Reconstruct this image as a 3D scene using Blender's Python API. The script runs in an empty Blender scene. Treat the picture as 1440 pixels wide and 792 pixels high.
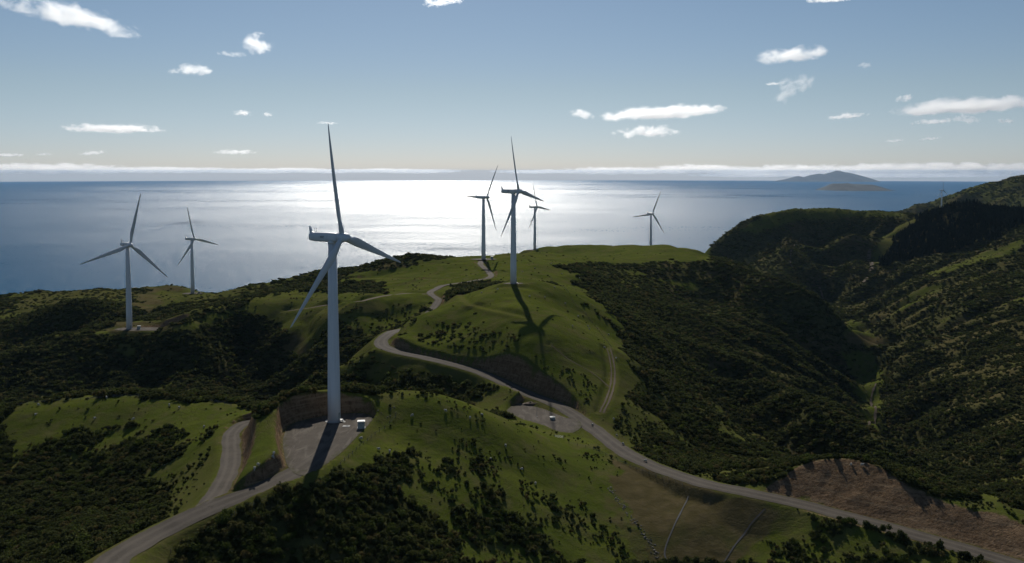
import bpy, bmesh, math, random
import numpy as np
from mathutils import Vector, Matrix, Euler

random.seed(7)
RNG = np.random.default_rng(11)
SC = bpy.context.scene
COL = SC.collection
rad = math.radians

# ---------------------------------------------------------------- survey: where a sight line of the photograph meets the land
F = 1247.0; CX = 720.0; CY = 306.0; CAMZ = 330.0
PITCH = math.atan((CY - 241.0) / F)
CP, SP = math.cos(PITCH), math.sin(PITCH)
EARTH = 6.371e6

def P(px, py, Y):
    v = (CY - py) / F
    t = Y / (CP + v * SP)
    return ((px - CX) / F * t, Y, CAMZ + (-SP + v * CP) * t)

def project(x, y, z):
    dz = z - CAMZ
    fwd = y * CP - dz * SP
    up = y * SP + dz * CP
    fwd = np.maximum(fwd, 1e-3)
    return CX + x / fwd * F, CY - up / fwd * F

# ---------------------------------------------------------------- noise
def _hash(ix, iy, seed):
    h = (ix.astype(np.int64) * 374761393 + iy.astype(np.int64) * 668265263 + seed * 144269504) & 0xffffffff
    h = ((h ^ (h >> 13)) * 1274126177) & 0xffffffff
    h = (h ^ (h >> 16)) & 0xffffffff
    return h / 4294967295.0

def vnoise(x, y, seed=0):
    ix = np.floor(x); iy = np.floor(y)
    fx = x - ix; fy = y - iy
    fx = fx * fx * fx * (fx * (fx * 6 - 15) + 10); fy = fy * fy * fy * (fy * (fy * 6 - 15) + 10)
    a = _hash(ix, iy, seed); b = _hash(ix + 1, iy, seed); c = _hash(ix, iy + 1, seed); d = _hash(ix + 1, iy + 1, seed)
    return (a * (1 - fx) + b * fx) * (1 - fy) + (c * (1 - fx) + d * fx) * fy * 1.0

def fbm(x, y, octaves=4, seed=0):
    s = 0.0; amp = 0.5; tot = 0.0
    for o in range(octaves):
        s = s + amp * vnoise(x * (2.03 ** o) + 17.3 * o, y * (2.03 ** o) - 9.1 * o, seed + o * 13)
        tot += amp; amp *= 0.5
    return s / tot

def smooth(e0, e1, x):
    t = np.clip((x - e0) / (e1 - e0), 0, 1)
    return t * t * (3 - 2 * t)

# ---------------------------------------------------------------- natural land form: surveyed spot heights
SPOT = [
 # bottom edge and the near faces
 (300,792,226),(400,792,230),(450,740,245),(450,700,256),(500,700,266),(500,740,254),(500,792,240),(600,792,250),(600,740,270),
 (600,700,285),(600,640,312),(600,600,330),(560,563,343),(620,566,343),(700,592,354),(740,606,362),(770,619,368),(700,640,330),(700,700,300),(700,792,268),
 (800,634,370),(800,680,335),(800,740,305),(800,792,283),(850,690,335),(880,730,318),(850,640,372),
 (540,600,326),(560,640,306),
 # knoll and rim behind the first turbine
 (368,650,268),(372,624,287),(376,598,305),(402,568,320),(430,552,337),(480,546,347),(520,551,346),(545,565,340),
 # shoulder under the left track
 (100,745,268),(283,712,258),(300,675,283),
 # scrub valley behind
 (600,550,487),(650,535,494),(560,520,510),(560,555,490),(640,562,479),(500,540,517),(524,489,545),(480,509,532),(440,530,517),(480,500,630),(430,540,632),(430,500,685),(400,520,655),(330,540,672),(330,500,706),(330,470,734),
 (300,500,685),(300,540,652),(250,545,627),(200,500,680),(200,540,646),(100,510,667),(100,540,643),(0,540,640),
 (120,474,702),(78,484,690),(0,504,670),(130,460,790),(80,472,802),(40,484,790),(0,497,780),(107,422,850),(73,438,832),(40,453,830),(0,473,826),
 # left hump and the bowl in front of it
 (0,572,410),(80,563,405),(180,557,400),(260,559,392),(330,570,378),(353,580,366),(200,590,375),(100,600,378),(0,625,372),(200,620,352),
 (290,620,330),(100,660,345),(0,680,340),(200,680,315),(200,720,290),(100,740,285),(0,740,300),(0,792,270),(80,792,245),
 # hill of the second turbine
 (722,398,630),(735,430,557),(747,467,504),(755,500,484),(755,530,468),(690,505,505),(690,480,520),(690,440,560),(650,420,620),(650,460,555),
 (600,470,555),(600,440,610),(580,451,594),(560,463,578),(800,440,600),(850,480,540),(880,500,520),(800,500,490),(800,540,460),(850,560,450),
 (820,565,445),(870,560,450),(760,395,640),(810,410,680),(860,430,700),
 # scrub flank to the right of it
 (900,450,720),(950,500,640),(900,560,472),(950,600,455),(900,620,412),(1000,640,440),(1000,580,530),(1050,620,500),(1100,660,430),
 (1150,650,450),(930,645,385),
 (950,420,950),(995,490,770),(1030,511,690),(1065,532,636),(1100,556,590),(1132,579,558),(1165,602,535),(1200,625,512),(1240,655,490),(1030,540,672),(1065,566,618),(1100,592,573),(1132,618,541),(1165,645,517),
 (1000,420,1000),(1060,440,960),(1100,470,890),(1150,520,815),(1180,560,735),(1031,369,1180),(1063,379,1100),(1099,395,1020),(1141,420,985),(1173,442,1005),(1195,461,1080),(1200,478,1130),
 # valley floor
 (1240,640,662),(1195,500,1033),(1212,530,925),(1208,475,1150),(1218,565,820),(1228,600,738),
 # main crest
 (800,375,850),(830,365,1000),(870,357,1200),(915,355,1500),(940,356,1400),(990,357,1300),(800,355,1290),(845,357,1240),(780,353,1400),(840,354,1480),(752,351,1370),(700,358,1050),(672,365,955),(640,363,980),
 (575,360,960),(560,372,930),(500,378,950),(450,382,980),(400,396,1020),(350,400,1060),(330,405,1090),(271,413,1110),(230,401,1150),
 (200,404,1120),(130,408,1060),(60,408,1060),(0,416,1050),
 # middle left
 (182,463,720),(215,461,720),(250,460,700),(300,442,740),(340,426,780),(400,412,830),(480,420,760),(480,400,880),(560,415,760),(560,395,850),(640,385,850),
 (640,402,760),(410,470,722),(440,455,730),(500,440,690),(480,470,660),(540,418,716),(480,428,710),(560,450,684),(500,480,648),(350,470,735),(0,450,900),(50,425,980),
 (220,430,900),(240,448,770),(271,421,1080),(300,418,1070),(240,420,1060),
 # far hill
 (990,355,1900),(1030,320,1900),(1060,305,1900),(1100,295,1920),(1130,291,1950),(1170,292,1950),(1230,297,1950),(1262,305,2000),(1285,312,2000),(1030,345,1850),(1060,350,1800),(1060,375,1700),
 (1110,345,1690),(1100,385,1550),(1130,408,1480),(1150,345,1810),(1165,380,1690),(1165,410,1550),(1159,426,1500),(1190,330,1740),(1205,365,1630),(1212,392,1530),(1215,335,1830),(1226,372,1650),(1217,405,1500),(1200,430,1380),
 # pine hill
 (1270,325,1780),(1300,310,1750),(1318,302,1750),(1340,295,1750),(1365,289,1750),(1400,298,1720),(1440,307,1700),(1250,371,1550),(1300,357,1550),(1370,355,1500),(1440,334,1450),
 # right side of the valley
 (1290,390,1300),(1350,380,1250),(1440,360,1250),(1440,400,1050),(1350,430,1020),(1270,430,1150),(1250,460,1080),(1300,480,950),(1260,500,920),
 (1300,540,780),(1350,500,850),(1440,450,880),(1440,520,700),(1350,580,650),(1290,600,680),(1440,600,540),(1350,650,520),(1300,650,560),
 (1440,680,430),(1380,690,450),
 # mound above the lower road, and the slope below it
 (1190,657,322),(1240,670,320),(1130,671,328),(1100,690,327),(1330,703,309),(1260,690,315),(1440,733,294),(1150,770,295),(1250,792,280),(1150,792,287),
 (1040,792,295),(930,792,297),(1000,792,297),(1000,740,312),(985,715,321),(985,760,305),(950,720,324),(1040,750,311),(1060,725,318),(1060,770,303),(1330,792,275),
 # farthest land
 (1330,284,3200),(1360,272,3300),(1400,258,3400),(1425,252,3400),(1440,250,3400),(1324,292,3300),(1300,299,2600),(1282,306,2250),
 (1600,300,1750),(1600,450,900),(1600,650,450),(1600,792,275),
]
# land that the photograph hides or leaves out: x, y, height
HID = [
 (-150,120,200),(0,120,195),(150,120,190),(-300,200,195),(-450,300,200),(300,200,195),(0,0,190),(-300,0,190),(300,0,190),(-60,190,212),(-130,180,222),
 (-150,500,185),(-260,520,172),(-100,560,172),(-330,560,168),(-60,400,219),(-100,400,221),(-30,400,217),
 (190,400,178),(170,420,182),(220,430,165),(200,380,186),(250,385,178),
 (-700,500,190),(-700,250,190),(-900,700,185),(-1000,1050,150),(-1000,1300,40),(-1000,1450,-60),
 (100,1520,170),(200,1600,165),(150,1450,192),(-700,1250,90),(-700,1450,-40),(-450,1330,90),(-450,1560,-50),(-200,1230,110),(-200,1500,-50),(0,1550,60),(30,1750,-50),(-100,1150,170),
 (150,1700,90),(200,1950,-60),(330,1700,90),(360,2050,-60),(380,1650,120),
 (450,1260,120),(385,1340,125),(350,1450,130),(455,1180,116),(300,1500,130),(450,2150,-40),(640,2250,60),(700,2450,-50),(900,2200,120),(330,1800,20),
 (900,1300,190),(1100,1500,230),(1300,1800,240),(1100,900,190),(700,600,170),(700,350,170),
 (1200,2200,170),(1500,2600,170),(1500,3500,150),(1560,3800,-60),(1400,3100,40),(1300,2900,60),(2000,3500,290),(2000,4100,60),(2400,3300,300),
 (1250,3500,-60),(1450,3700,-60),(1100,2700,-40),(2700,2600,250),(1900,2300,230),(2700,4150,-60),(2000,4200,-60),(1600,4200,-60),
]
CTRL = np.array([P(*s) for s in SPOT] + [tuple(map(float, h)) for h in HID])

def fit(ctrl, c=22.0, lam=0.6):
    xy = ctrl[:, :2]; n = len(xy)
    d = np.sqrt(((xy[:, None, :] - xy[None]) ** 2).sum(-1) + c * c)
    A = np.zeros((n + 3, n + 3)); A[:n, :n] = -d + lam * np.eye(n)
    A[:n, n] = 1; A[:n, n + 1:] = xy / 1000; A[n, :n] = 1; A[n + 1:, :n] = xy.T / 1000
    b = np.zeros(n + 3); b[:n] = ctrl[:, 2]
    return np.linalg.solve(A, b)

WTS = fit(CTRL)
def natural(x, y, c=22.0):
    x = np.asarray(x, float); y = np.asarray(y, float)
    sh = x.shape; x = x.ravel(); y = y.ravel(); out = np.empty(len(x))
    cx = CTRL[:, 0]; cy = CTRL[:, 1]; n = len(cx)
    for i in range(0, len(x), 20000):
        a = x[i:i + 20000, None] - cx; b = y[i:i + 20000, None] - cy
        d = np.sqrt(a * a + b * b + c * c)
        out[i:i + 20000] = -d @ WTS[:n]
    out += WTS[n] + x / 1000 * WTS[n + 1] + y / 1000 * WTS[n + 2]
    return out.reshape(sh)

def axis(parts):
    a = []
    for lo, hi, st in parts:
        n = max(1, int(round((hi - lo) / st)))
        a.extend(lo + (hi - lo) * np.arange(n) / n)
    a.append(parts[-1][1])
    return np.array(a)

XS = axis([(-1500,-450,10),(-450,-170,2.6),(-170,140,1.1),(140,460,2.0),(460,1150,5),(1150,2800,14)])
YS = axis([(40,205,6),(205,430,1.05),(430,720,1.8),(720,1150,3),(1150,2150,6),(2150,4200,16)])
GX, GY = np.meshgrid(XS, YS)
Z = natural(GX, GY)
# small relief: undulation everywhere, ribs and gullies on the scrub hills
far = smooth(600, 1300, GY)
right = smooth(110, 200, GX - (GY - 400) * 0.08) * smooth(380, 520, GY)
wx = GX + 60 * (fbm(GX / 160, GY / 160, 3, 5) - .5); wy = GY + 60 * (fbm(GX / 160, GY / 160, 3, 6) - .5)
rib = np.abs(vnoise(wx / 95 + wy / 260, wy / 190 - wx / 400, 21) - .5) * 2
rib2 = np.abs(vnoise(wx / 42, wy / 60, 22) - .5) * 2
leftm = smooth(560, 680, GY) * smooth(-60, -160, GX) * smooth(1300, 1000, GY)
ribs = np.abs(vnoise((wx + .22 * wy) / 62, wy / 210, 23) - .5) * 2
def gullies(x0, x1, y0, y1, step):
    """rain runs down the land and cuts branching gullies"""
    ax = np.arange(x0, x1, step); ay = np.arange(y0, y1, step); X, Y = np.meshgrid(ax, ay)
    h = natural(X, Y) + (fbm(X / 70, Y / 70, 4, 14) - .5) * 16 + (fbm(X / 22, Y / 22, 2, 15) - .5) * 3
    nr, nc = h.shape; total = np.zeros_like(h)
    for it in range(3):
        best = np.zeros_like(h); to = np.full(h.shape, -1, np.int64); idx = np.arange(nr * nc).reshape(nr, nc)
        for dj, di, dd in ((0,1,1),(1,0,1),(0,-1,1),(-1,0,1),(1,1,1.414),(1,-1,1.414),(-1,1,1.414),(-1,-1,1.414)):
            s = np.full(h.shape, -1.0); q = np.full(h.shape, -1, np.int64)
            a = (slice(max(0, -dj), nr - max(0, dj)), slice(max(0, -di), nc - max(0, di)))
            b = (slice(max(0, dj), nr + min(0, dj)), slice(max(0, di), nc + min(0, di)))
            s[a] = (h[a] - h[b]) / dd; q[a] = idx[b]
            m = s > best; best[m] = s[m]; to[m] = q[m]
        acc = [1.0] * (nr * nc); tl = to.ravel().tolist()
        for k in np.argsort(-h.ravel()).tolist():
            t = tl[k]
            if t >= 0: acc[t] += acc[k]
        A = np.array(acc).reshape(nr, nc)
        cut_ = 1.25 * np.log2(1 + A / 5) * np.clip(best / step / .25, .15, 1.2)
        cut_ = np.minimum(cut_, 7)
        for _ in range(1 + (it < 2)):
            B = np.pad(cut_, 1, mode='edge')
            cut_ = (B[:-2, 1:-1] + B[2:, 1:-1] + B[1:-1, :-2] + B[1:-1, 2:] + .5 * (B[:-2, :-2] + B[2:, 2:] + B[:-2, 2:] + B[2:, :-2]) + 2 * B[1:-1, 1:-1]) / 8
        h = h - cut_; total += cut_
    i = np.clip((GX - x0) / step, 0, nc - 1.001); j = np.clip((GY - y0) / step, 0, nr - 1.001)
    ii = i.astype(int); jj = j.astype(int); fx = i - ii; fy = j - jj
    out = (total[jj, ii] * (1 - fx) + total[jj, ii + 1] * fx) * (1 - fy) + (total[jj + 1, ii] * (1 - fx) + total[jj + 1, ii + 1] * fx) * fy
    inside = (GX > x0) & (GX < x1 - step) & (GY > y0) & (GY < y1 - step)
    return np.where(inside, out, 0)
GUL = gullies(-900, 1500, 380, 2300, 7.0)
Z -= (GUL - 2.0) * np.maximum(np.maximum(right, far * smooth(300, 420, GX)), leftm * .9)
Z += (rib - .5) * np.maximum(np.maximum(6 * right, 10 * far * smooth(350, 500, GX)), 4 * leftm) + (rib2 - .5) * 3 * np.maximum(np.maximum(right, far), leftm)
Z += smooth(2300, 2900, GY) * (np.abs(fbm(GX / 300, GY / 300, 4, 31) - .5) * -160 + 18) * smooth(0, 60, Z)
Z += (fbm(GX / 30, GY / 30, 3, 3) - .5) * (1.5 + 2 * smooth(430, 600, GY)) + (fbm(GX / 9, GY / 9, 2, 4) - .5) * .7
Z -= far * smooth(-200, -350, GX) * 0

CUT = np.zeros_like(Z)      # 1 where a bank has been dug
FILL = np.zeros_like(Z)
FLAT = np.zeros_like(Z)

def spline(pts, step=4.0):
    p = np.array(pts, float); p = np.vstack([2 * p[0] - p[1], p, 2 * p[-1] - p[-2]])
    out = []
    for i in range(1, len(p) - 2):
        n = max(2, int(np.linalg.norm(p[i + 1] - p[i]) / step))
        for k in range(n):
            t = k / n
            out.append(0.5 * ((2 * p[i]) + (-p[i - 1] + p[i + 1]) * t + (2 * p[i - 1] - 5 * p[i] + 4 * p[i + 1] - p[i + 2]) * t * t + (-p[i - 1] + 3 * p[i] - 3 * p[i + 1] + p[i + 2]) * t ** 3))
    out.append(p[-2])
    out = np.array(out)
    z = out[:, 2].copy()
    for _ in range(6):
        z[1:-1] = (z[:-2] + 2 * z[1:-1] + z[2:]) / 4
    out[:, 2] = z
    return out

def window(lo, hi, m):
    i0, i1 = np.searchsorted(XS, [lo[0] - m, hi[0] + m]); j0, j1 = np.searchsorted(YS, [lo[1] - m, hi[1] + m])
    return slice(j0, j1), slice(i0, i1)

def line_dist(x, y, pl):
    best = np.full(x.shape, 1e9); zt = np.zeros(x.shape)
    for a, b in zip(pl[:-1], pl[1:]):
        ab = b[:2] - a[:2]; L2 = ab @ ab + 1e-9
        t = np.clip(((x - a[0]) * ab[0] + (y - a[1]) * ab[1]) / L2, 0, 1)
        d = np.hypot(x - a[0] - t * ab[0], y - a[1] - t * ab[1])
        m = d < best
        best[m] = d[m]; zt[m] = (a[2] + t * (b[2] - a[2]))[m]
    return best, zt

def apply_carve(sl, d, zt, cut, fill, dug=True):
    z = Z[sl]
    rough = (fbm(GX[sl] / 6, GY[sl] / 6, 3, 41) - .5) * 1.6 * smooth(1, 5, d)
    dd = np.maximum(d, 0) + np.minimum(rough, 0) * .0
    hi = zt + dd * cut + np.maximum(0, dd - 22) ** 2 * .08 + rough
    lo = zt - dd * fill - np.maximum(0, dd - 12) ** 2 * .06
    inside = d <= 0
    newz = np.clip(z, np.minimum(lo, hi), np.maximum(lo, hi))
    newz = np.where(inside, zt, newz)
    if dug: CUT[sl] = np.maximum(CUT[sl] * ~inside, ((z > hi + .25) & ~inside) * 1.0)
    FILL[sl] = np.maximum(FILL[sl] * ~inside, ((z < lo - .25) & ~inside) * 1.0)
    FLAT[sl] = np.maximum(FLAT[sl], inside * 1.0)
    Z[sl] = newz

def carve_line(pl, half, cut=1.2, fill=.6, dug=True):
    sl = window(pl[:, :2].min(0), pl[:, :2].max(0), 60)
    d, zt = line_dist(GX[sl], GY[sl], pl)
    shoulder = .6 + .5 * np.maximum(np.gradient(YS)[sl[0]][:, None], np.gradient(XS)[sl[1]][None, :])
    apply_carve(sl, d - half - shoulder, zt, cut, fill, dug)

def poly_in(x, y, pg):
    c = np.zeros(x.shape, bool); n = len(pg); j = n - 1
    for i in range(n):
        xi, yi = pg[i][0], pg[i][1]; xj, yj = pg[j][0], pg[j][1]
        if yi != yj:
            c ^= ((yi > y) != (yj > y)) & (x < (xj - xi) * (y - yi) / (yj - yi) + xi)
        j = i
    return c

def carve_poly(pg, z, cut=1.2, fill=.6):
    pg = np.array(pg, float); ring = np.vstack([pg, pg[:1]]); ring = np.c_[ring, np.full(len(ring), z)]
    sl = window(pg.min(0), pg.max(0), 60)
    d, _ = line_dist(GX[sl], GY[sl], ring)
    d = np.where(poly_in(GX[sl], GY[sl], pg), -d, d)
    apply_carve(sl, d - 1.0, np.full(d.shape, z), cut, fill)

def on_plane(px, py, z):
    v = (CY - py) / F
    t = (z - CAMZ) / (-SP + v * CP)
    return ((px - CX) / F * t, (CP + v * SP) * t)

# ---- earthworks
T1 = P(470, 592, 328); PADZ1 = T1[2]
PAD1 = [on_plane(px, py, PADZ1) for px, py in [(404,600),(416,594),(440,588),(463,584),(490,581.5),(514,582),(524,588),(518,598),(508,608),(487,630),(470,645),(452,658),(438,668),(418,668),(404,655),(399,635),(398,618)]]
BANK_ROAD = spline([(*on_plane(a_, b_, PADZ1), PADZ1) for a_, b_ in ((470,625),(430,655),(395,675))] + [P(350,692,257), P(300,712,250), P(233,748,239), P(173,779,224), P(150,797,214), P(120,850,196)], 4)
LOOP_ROAD = spline([P(400,588,354), P(362,592,351), P(337,599,344), P(326,612,330), P(325,632,312), P(324,655,293), P(315,676,276), P(296,705,257), P(262,733,245)], 4)
def below(px, py, Y, m):
    q = P(px, py, Y); return (q[0], q[1], q[2] - m)
HIDE1, HIDE2 = below(570,455,635,4), below(600,436,668,4)
MAIN_ROAD = spline([P(1560,835,255), P(1400,786,280), P(1300,756,294), P(1200,729,308), P(1100,703,322), P(1000,682,335), P(930,661,355), P(880,637,376), P(836,605,411), P(790,573,445),
                    P(740,553,467), P(680,526,497), P(620,508,512), P(565,496,527), P(540,488,542), P(536,480,560), P(548,468,582), HIDE1], 5)
Z2 = CAMZ - 120.8
PAD2 = [on_plane(px, py, Z2) for px, py in [(712,578),(722,570),(742,566),(765,565),(785,572),(808,586),(818,598),(808,608),(790,609),(765,601),(735,590)]]

carve_poly(PAD2, Z2, 3.0, .5)
carve_poly(PAD1, PADZ1, 3.2, .5)
carve_line(LOOP_ROAD, 3.2, 2.2, .6)
carve_line(BANK_ROAD, 4.6, 2.6, .62)
k_ = int(np.argmin(np.hypot(MAIN_ROAD[:, 0] - P(1040,690,331)[0], MAIN_ROAD[:, 1] - 331)))
carve_line(MAIN_ROAD[:k_ + 1], 4.4, .47, .55)
carve_line(MAIN_ROAD[k_:], 4.4, 2.8, .85)
TURB = [  # px, py of foot, depth, facing angle, blade angle, pad radius
 (470,592,328,66,-12,0),(722,399,630,62,-18,6.5),(182,463,720,50,13,10),(271,413,1110,66,-16,12),
 (680,365,950,60,33,13),(752,352,1370,58,-21,12),(915,356,1500,28,24,14),(1324,292,3150,34,0,0)]
FEET = []
for (px, py, Y, yaw, al, r) in TURB:
    p = P(px, py, Y); FEET.append(p)
    if r:
        k = np.linspace(0, 2 * math.pi, 14, endpoint=False)
        pg = [(p[0] + r * 1.3 * math.cos(a), p[1] + r * .8 * math.sin(a)) for a in k]
        if Y == 720:
            pg = [(p[0] + a, p[1] + b) for a, b in [(-12,-6),(0,-9),(20,-9),(40,-4),(38,5),(20,8),(4,8),(-12,5)]]
        carve_poly(pg, p[2], 1.4, .6)

def H(x, y):
    x = np.asarray(x, float); y = np.asarray(y, float)
    i = np.clip(np.searchsorted(XS, x) - 1, 0, len(XS) - 2); j = np.clip(np.searchsorted(YS, y) - 1, 0, len(YS) - 2)
    fx = np.clip((x - XS[i]) / (XS[i + 1] - XS[i]), 0, 1); fy = np.clip((y - YS[j]) / (YS[j + 1] - YS[j]), 0, 1)
    return (Z[j, i] * (1 - fx) + Z[j, i + 1] * fx) * (1 - fy) + (Z[j + 1, i] * (1 - fx) + Z[j + 1, i + 1] * fx) * fy

def sample(A, x, y):
    i = np.clip(np.searchsorted(XS, x) - 1, 0, len(XS) - 2); j = np.clip(np.searchsorted(YS, y) - 1, 0, len(YS) - 2)
    return A[j, i]

def hit(px, py, y0=200., y1=4000.):
    """where the sight line through a pixel meets the land"""
    ys = np.geomspace(y0, y1, 3000)
    v = (CY - py) / F; t = ys / (CP + v * SP)
    x = (px - CX) / F * t; z = CAMZ + (-SP + v * CP) * t
    k = np.nonzero(z <= H(x, ys))[0]
    k = k[0] if len(k) else len(ys) - 1
    return (float(x[k]), float(ys[k]), float(H(x[k], ys[k])))

def hits(pts, **k):
    return [hit(a, b, **k) for a, b in pts]

def track(pts, dz, step, **k):
    w = np.array(hits(pts, **k)); w[:, 2] += dz
    return spline(w, step)
UPPER_ROAD = spline([HIDE1, HIDE2] + [tuple(q + np.array([0, 0, -.4])) for q in np.array(hits([(616,421),(604,412),(625,402),(655,396),(688,390),(687,382),(676,372),(677,367)], y0=640))], 5)
carve_line(UPPER_ROAD, 3.2, 1.2, .5)
BENCH_TRACK = track([(646,414),(655,424),(672,431),(695,436),(722,442),(738,446)], -.5, 4, y0=480)
LEFT_TRACK = track([(604,413),(570,413),(535,416),(500,424),(470,428),(440,432),(405,437)], -.6, 5, y0=560)
HEDGE_TRACK = track([(637,393),(600,392),(560,391),(510,391),(460,393),(430,398)], -.8, 5, y0=640)
FARM_TRACK = track([(856,490),(860,505),(862,520),(862,535),(858,552),(852,568),(846,580)], -.3, 4, y0=400)
CROSS_TRACK = track([(775,485),(797,503),(820,518),(845,532),(858,545)], -.25, 4, y0=420)
carve_line(BENCH_TRACK, 1.6, 1.6, .7, False)
carve_line(CROSS_TRACK, .5, 1.8, .8, False)
carve_line(FARM_TRACK, 1.9, 1.2, .6, False)
carve_line(LEFT_TRACK, 2.2, 1.1, .5, False)
carve_line(HEDGE_TRACK, 1.8, 1.3, .7)

# ---------------------------------------------------------------- what grows where (soil map on the land, from the survey, grassier and paler on slopes facing the sun)
QX, QY = project(GX, GY, Z)
jit = np.clip(16000 / GY, 8, 50)
QX = QX + (fbm(GX / 11, GY / 11, 4, 51) - .5) * jit + (fbm(GX / 34, GY / 34, 2, 52) - .5) * jit * 1.2; QY = QY + (fbm(GX / 11, GY / 11, 4, 57) - .5) * jit * .5 + (fbm(GX / 34, GY / 34, 2, 58) - .5) * jit * .4
gy_, gx_ = np.gradient(Z, YS, XS); SUNNY = (.09 * gx_ - .852 * gy_ + .515) / np.sqrt(1 + gx_ ** 2 + gy_ ** 2)
SCR = np.full(Z.shape, 1.0); GRA = np.full(Z.shape, .12); DRY = np.full(Z.shape, .12); DIRT = np.zeros(Z.shape)
patch = fbm(GX / 45, GY / 45, 4, 61); patch2 = fbm(GX / 14, GY / 14, 3, 63)
def paint(pg, y0, y1, scr=None, gra=None, dry=None, dirt=None):
    m = poly_in(QX, QY, pg) & (GY > y0) & (GY < y1)
    for A, v in ((SCR, scr), (GRA, gra), (DRY, dry), (DIRT, dirt)):
        if v is not None: A[m] = v
open_ = smooth(.50, .68, patch * .55 + patch2 * .45 + np.clip(SUNNY - .42, -.3, .3) * .42 * smooth(440, 560, GY))  # more pale grass on sun-facing slopes puts some light and shade into the colour
GRA[:] = .12 + .6 * open_; SCR[:] = 1 - .8 * open_; DRY[:] = .12 + .35 * fbm(GX / 90, GY / 90, 3, 77) * open_
clump_ = np.clip(smooth(.40, .62, patch2 * .55 + fbm(GX / 26, GY / 26, 3, 65) * .45) * 1.9, .05, 1.9); rt_ = np.maximum(right, far * smooth(350, 450, GX)); GRA *= 1 - .45 * rt_; DRY = np.minimum(1, DRY + .35 * rt_ * open_); SCR = SCR + (1 - SCR) * .35 * rt_
# left bowl: broken scrub low down
paint([(0,572),(180,556),(330,568),(358,582),(330,600),(326,680),(262,730),(170,770),(120,800),(0,800)], 200, 430, .95, .35)
paint([(0,572),(180,556),(330,568),(358,582),(326,600),(300,612),(250,607),(200,596),(160,590),(130,600),(80,606),(40,628),(0,640)], 330, 440, .05, 1, 0)
paint([(0,640),(40,628),(80,606),(130,600),(200,596),(250,607),(300,612),(290,640),(180,625),(100,640),(0,665)], 320, 430, .45, .8, 0)
paint([(215,680),(260,630),(300,625),(318,640),(300,670),(250,690)], 250, 360, .55, .8, .3)
# first hill
paint([(120,800),(262,735),(340,700),(400,682),(436,676),(470,648),(520,600),(545,560),(620,562),(700,582),(820,626),(850,690),(935,800)], 205, 384, .85, .3, 0)
paint([(345,690),(340,605),(400,570),(430,556),(480,549),(545,560),(620,562),(700,582),(820,626),(860,690),(890,735),(935,800),(905,800),(850,730),(790,690),(740,660),(690,640),(640,622),(590,618),(560,632),(520,650),(490,652),(450,668),(400,690)], 205, 384, .03, 1, 0)
paint([(560,632),(590,612),(640,612),(690,636),(740,655),(790,690),(850,730),(910,800),(790,800),(730,730),(680,690),(620,672),(570,665)], 205, 350, .22, 1, .0)
paint([(560,640),(600,625),(650,640),(690,670),(730,730),(780,800),(640,800),(590,720),(545,672)], 205, 340, .42, .8, 0)
paint([(680,612),(720,596),(760,612),(800,640),(820,690),(800,700),(750,650),(700,625)], 300, 384, .2, 1, 0)
paint([(340,690),(338,605),(400,570),(430,556),(480,549),(545,560),(545,578),(520,582),(480,578),(420,590),(400,620),(404,655),(395,675)], 240, 352, 0, 1, .1)
# strip beside bottom road
paint([(120,800),(200,752),(330,690),(400,672),(420,685),(330,716),(230,775),(200,800)], 205, 290, .05, .8, .5)
# second hill
paint([(556,466),(600,434),(640,400),(700,388),(760,390),(815,428),(868,470),(884,515),(868,570),(820,568),(750,548),(690,522),(620,495),(556,486)], 430, 700, .03, 1, .12)
paint([(575,478),(620,455),(690,462),(730,480),(700,520),(640,500)], 430, 640, .42, .85, .1)
paint([(700,515),(740,498),(800,515),(860,540),(850,565),(800,562),(740,545)], 430, 520, .3, .9, .1)
paint([(660,562),(690,545),(725,548),(722,566),(690,578),(668,574)], 400, 520, .02, .9, .5)
paint([(800,575),(850,580),(905,632),(960,668),(1010,684),(930,664),(870,630)], 330, 460, .1, .8, .5)
paint([(870,575),(900,600),(930,640),(960,665),(900,640),(868,600)], 330, 470, .5, .5, .3)
# crest pastures
paint([(455,408),(500,386),(560,371),(620,362),(680,358),(760,351),(860,355),(868,366),(800,378),(830,412),(870,450),(890,480),(820,430),(760,392),(640,400),(600,432),(560,440),(480,428)], 590, 1500, .04, 1, 0)
paint([(395,402),(450,380),(540,362),(590,356),(640,362),(560,376),(500,386),(450,402)], 850, 1100, .95, .2, 0)
paint([(395,430),(430,405),(500,396),(545,398),(540,412),(480,412),(450,420)], 730, 920, .8, .35, 0)
paint([(780,375),(850,368),(880,380),(900,400),(840,385),(800,384)], 800, 1200, .75, .35, 0)
paint([(868,357),(990,354),(985,362),(950,368),(895,368),(860,362)], 1150, 1560, .05, 1, .1)
paint([(880,376),(915,384),(900,394),(870,386)], 900, 1400, .3, .9, .1)
paint([(930,392),(990,402),(1010,412),(960,406)], 900, 1400, .4, .9, .1)
# middle left
paint([(330,434),(345,422),(400,410),(455,408),(480,428),(560,422),(600,424),(600,432),(560,446),(505,438),(470,462),(440,490),(404,496),(400,462),(380,446)], 600, 900, .06, .95, .35)
paint([(395,500),(400,470),(425,470),(440,490),(425,505)], 560, 800, .05, .6, .9)
paint([(480,450),(560,424),(590,440),(560,462),(520,478)], 560, 760, .3, .9, .2)
paint([(0,430),(60,408),(130,406),(190,408),(180,430),(100,425),(40,440)], 880, 1120, .45, .6, .5)
paint([(188,436),(190,410),(230,400),(262,408),(258,416),(225,430),(198,446)], 780, 1180, .05, .5, .8)
paint([(270,420),(330,405),(395,398),(330,425),(240,458)], 720, 1120, .6, .55, .4)
paint([(150,470),(170,450),(260,456),(230,466),(200,472)], 690, 800, .1, .5, .8)
paint([(240,460),(300,440),(335,432),(300,450),(262,466)], 680, 830, .1, .9, .3)
paint([(420,520),(520,485),(560,500),(640,515),(600,535),(500,530)], 440, 620, .55, .75, .4)
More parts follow.
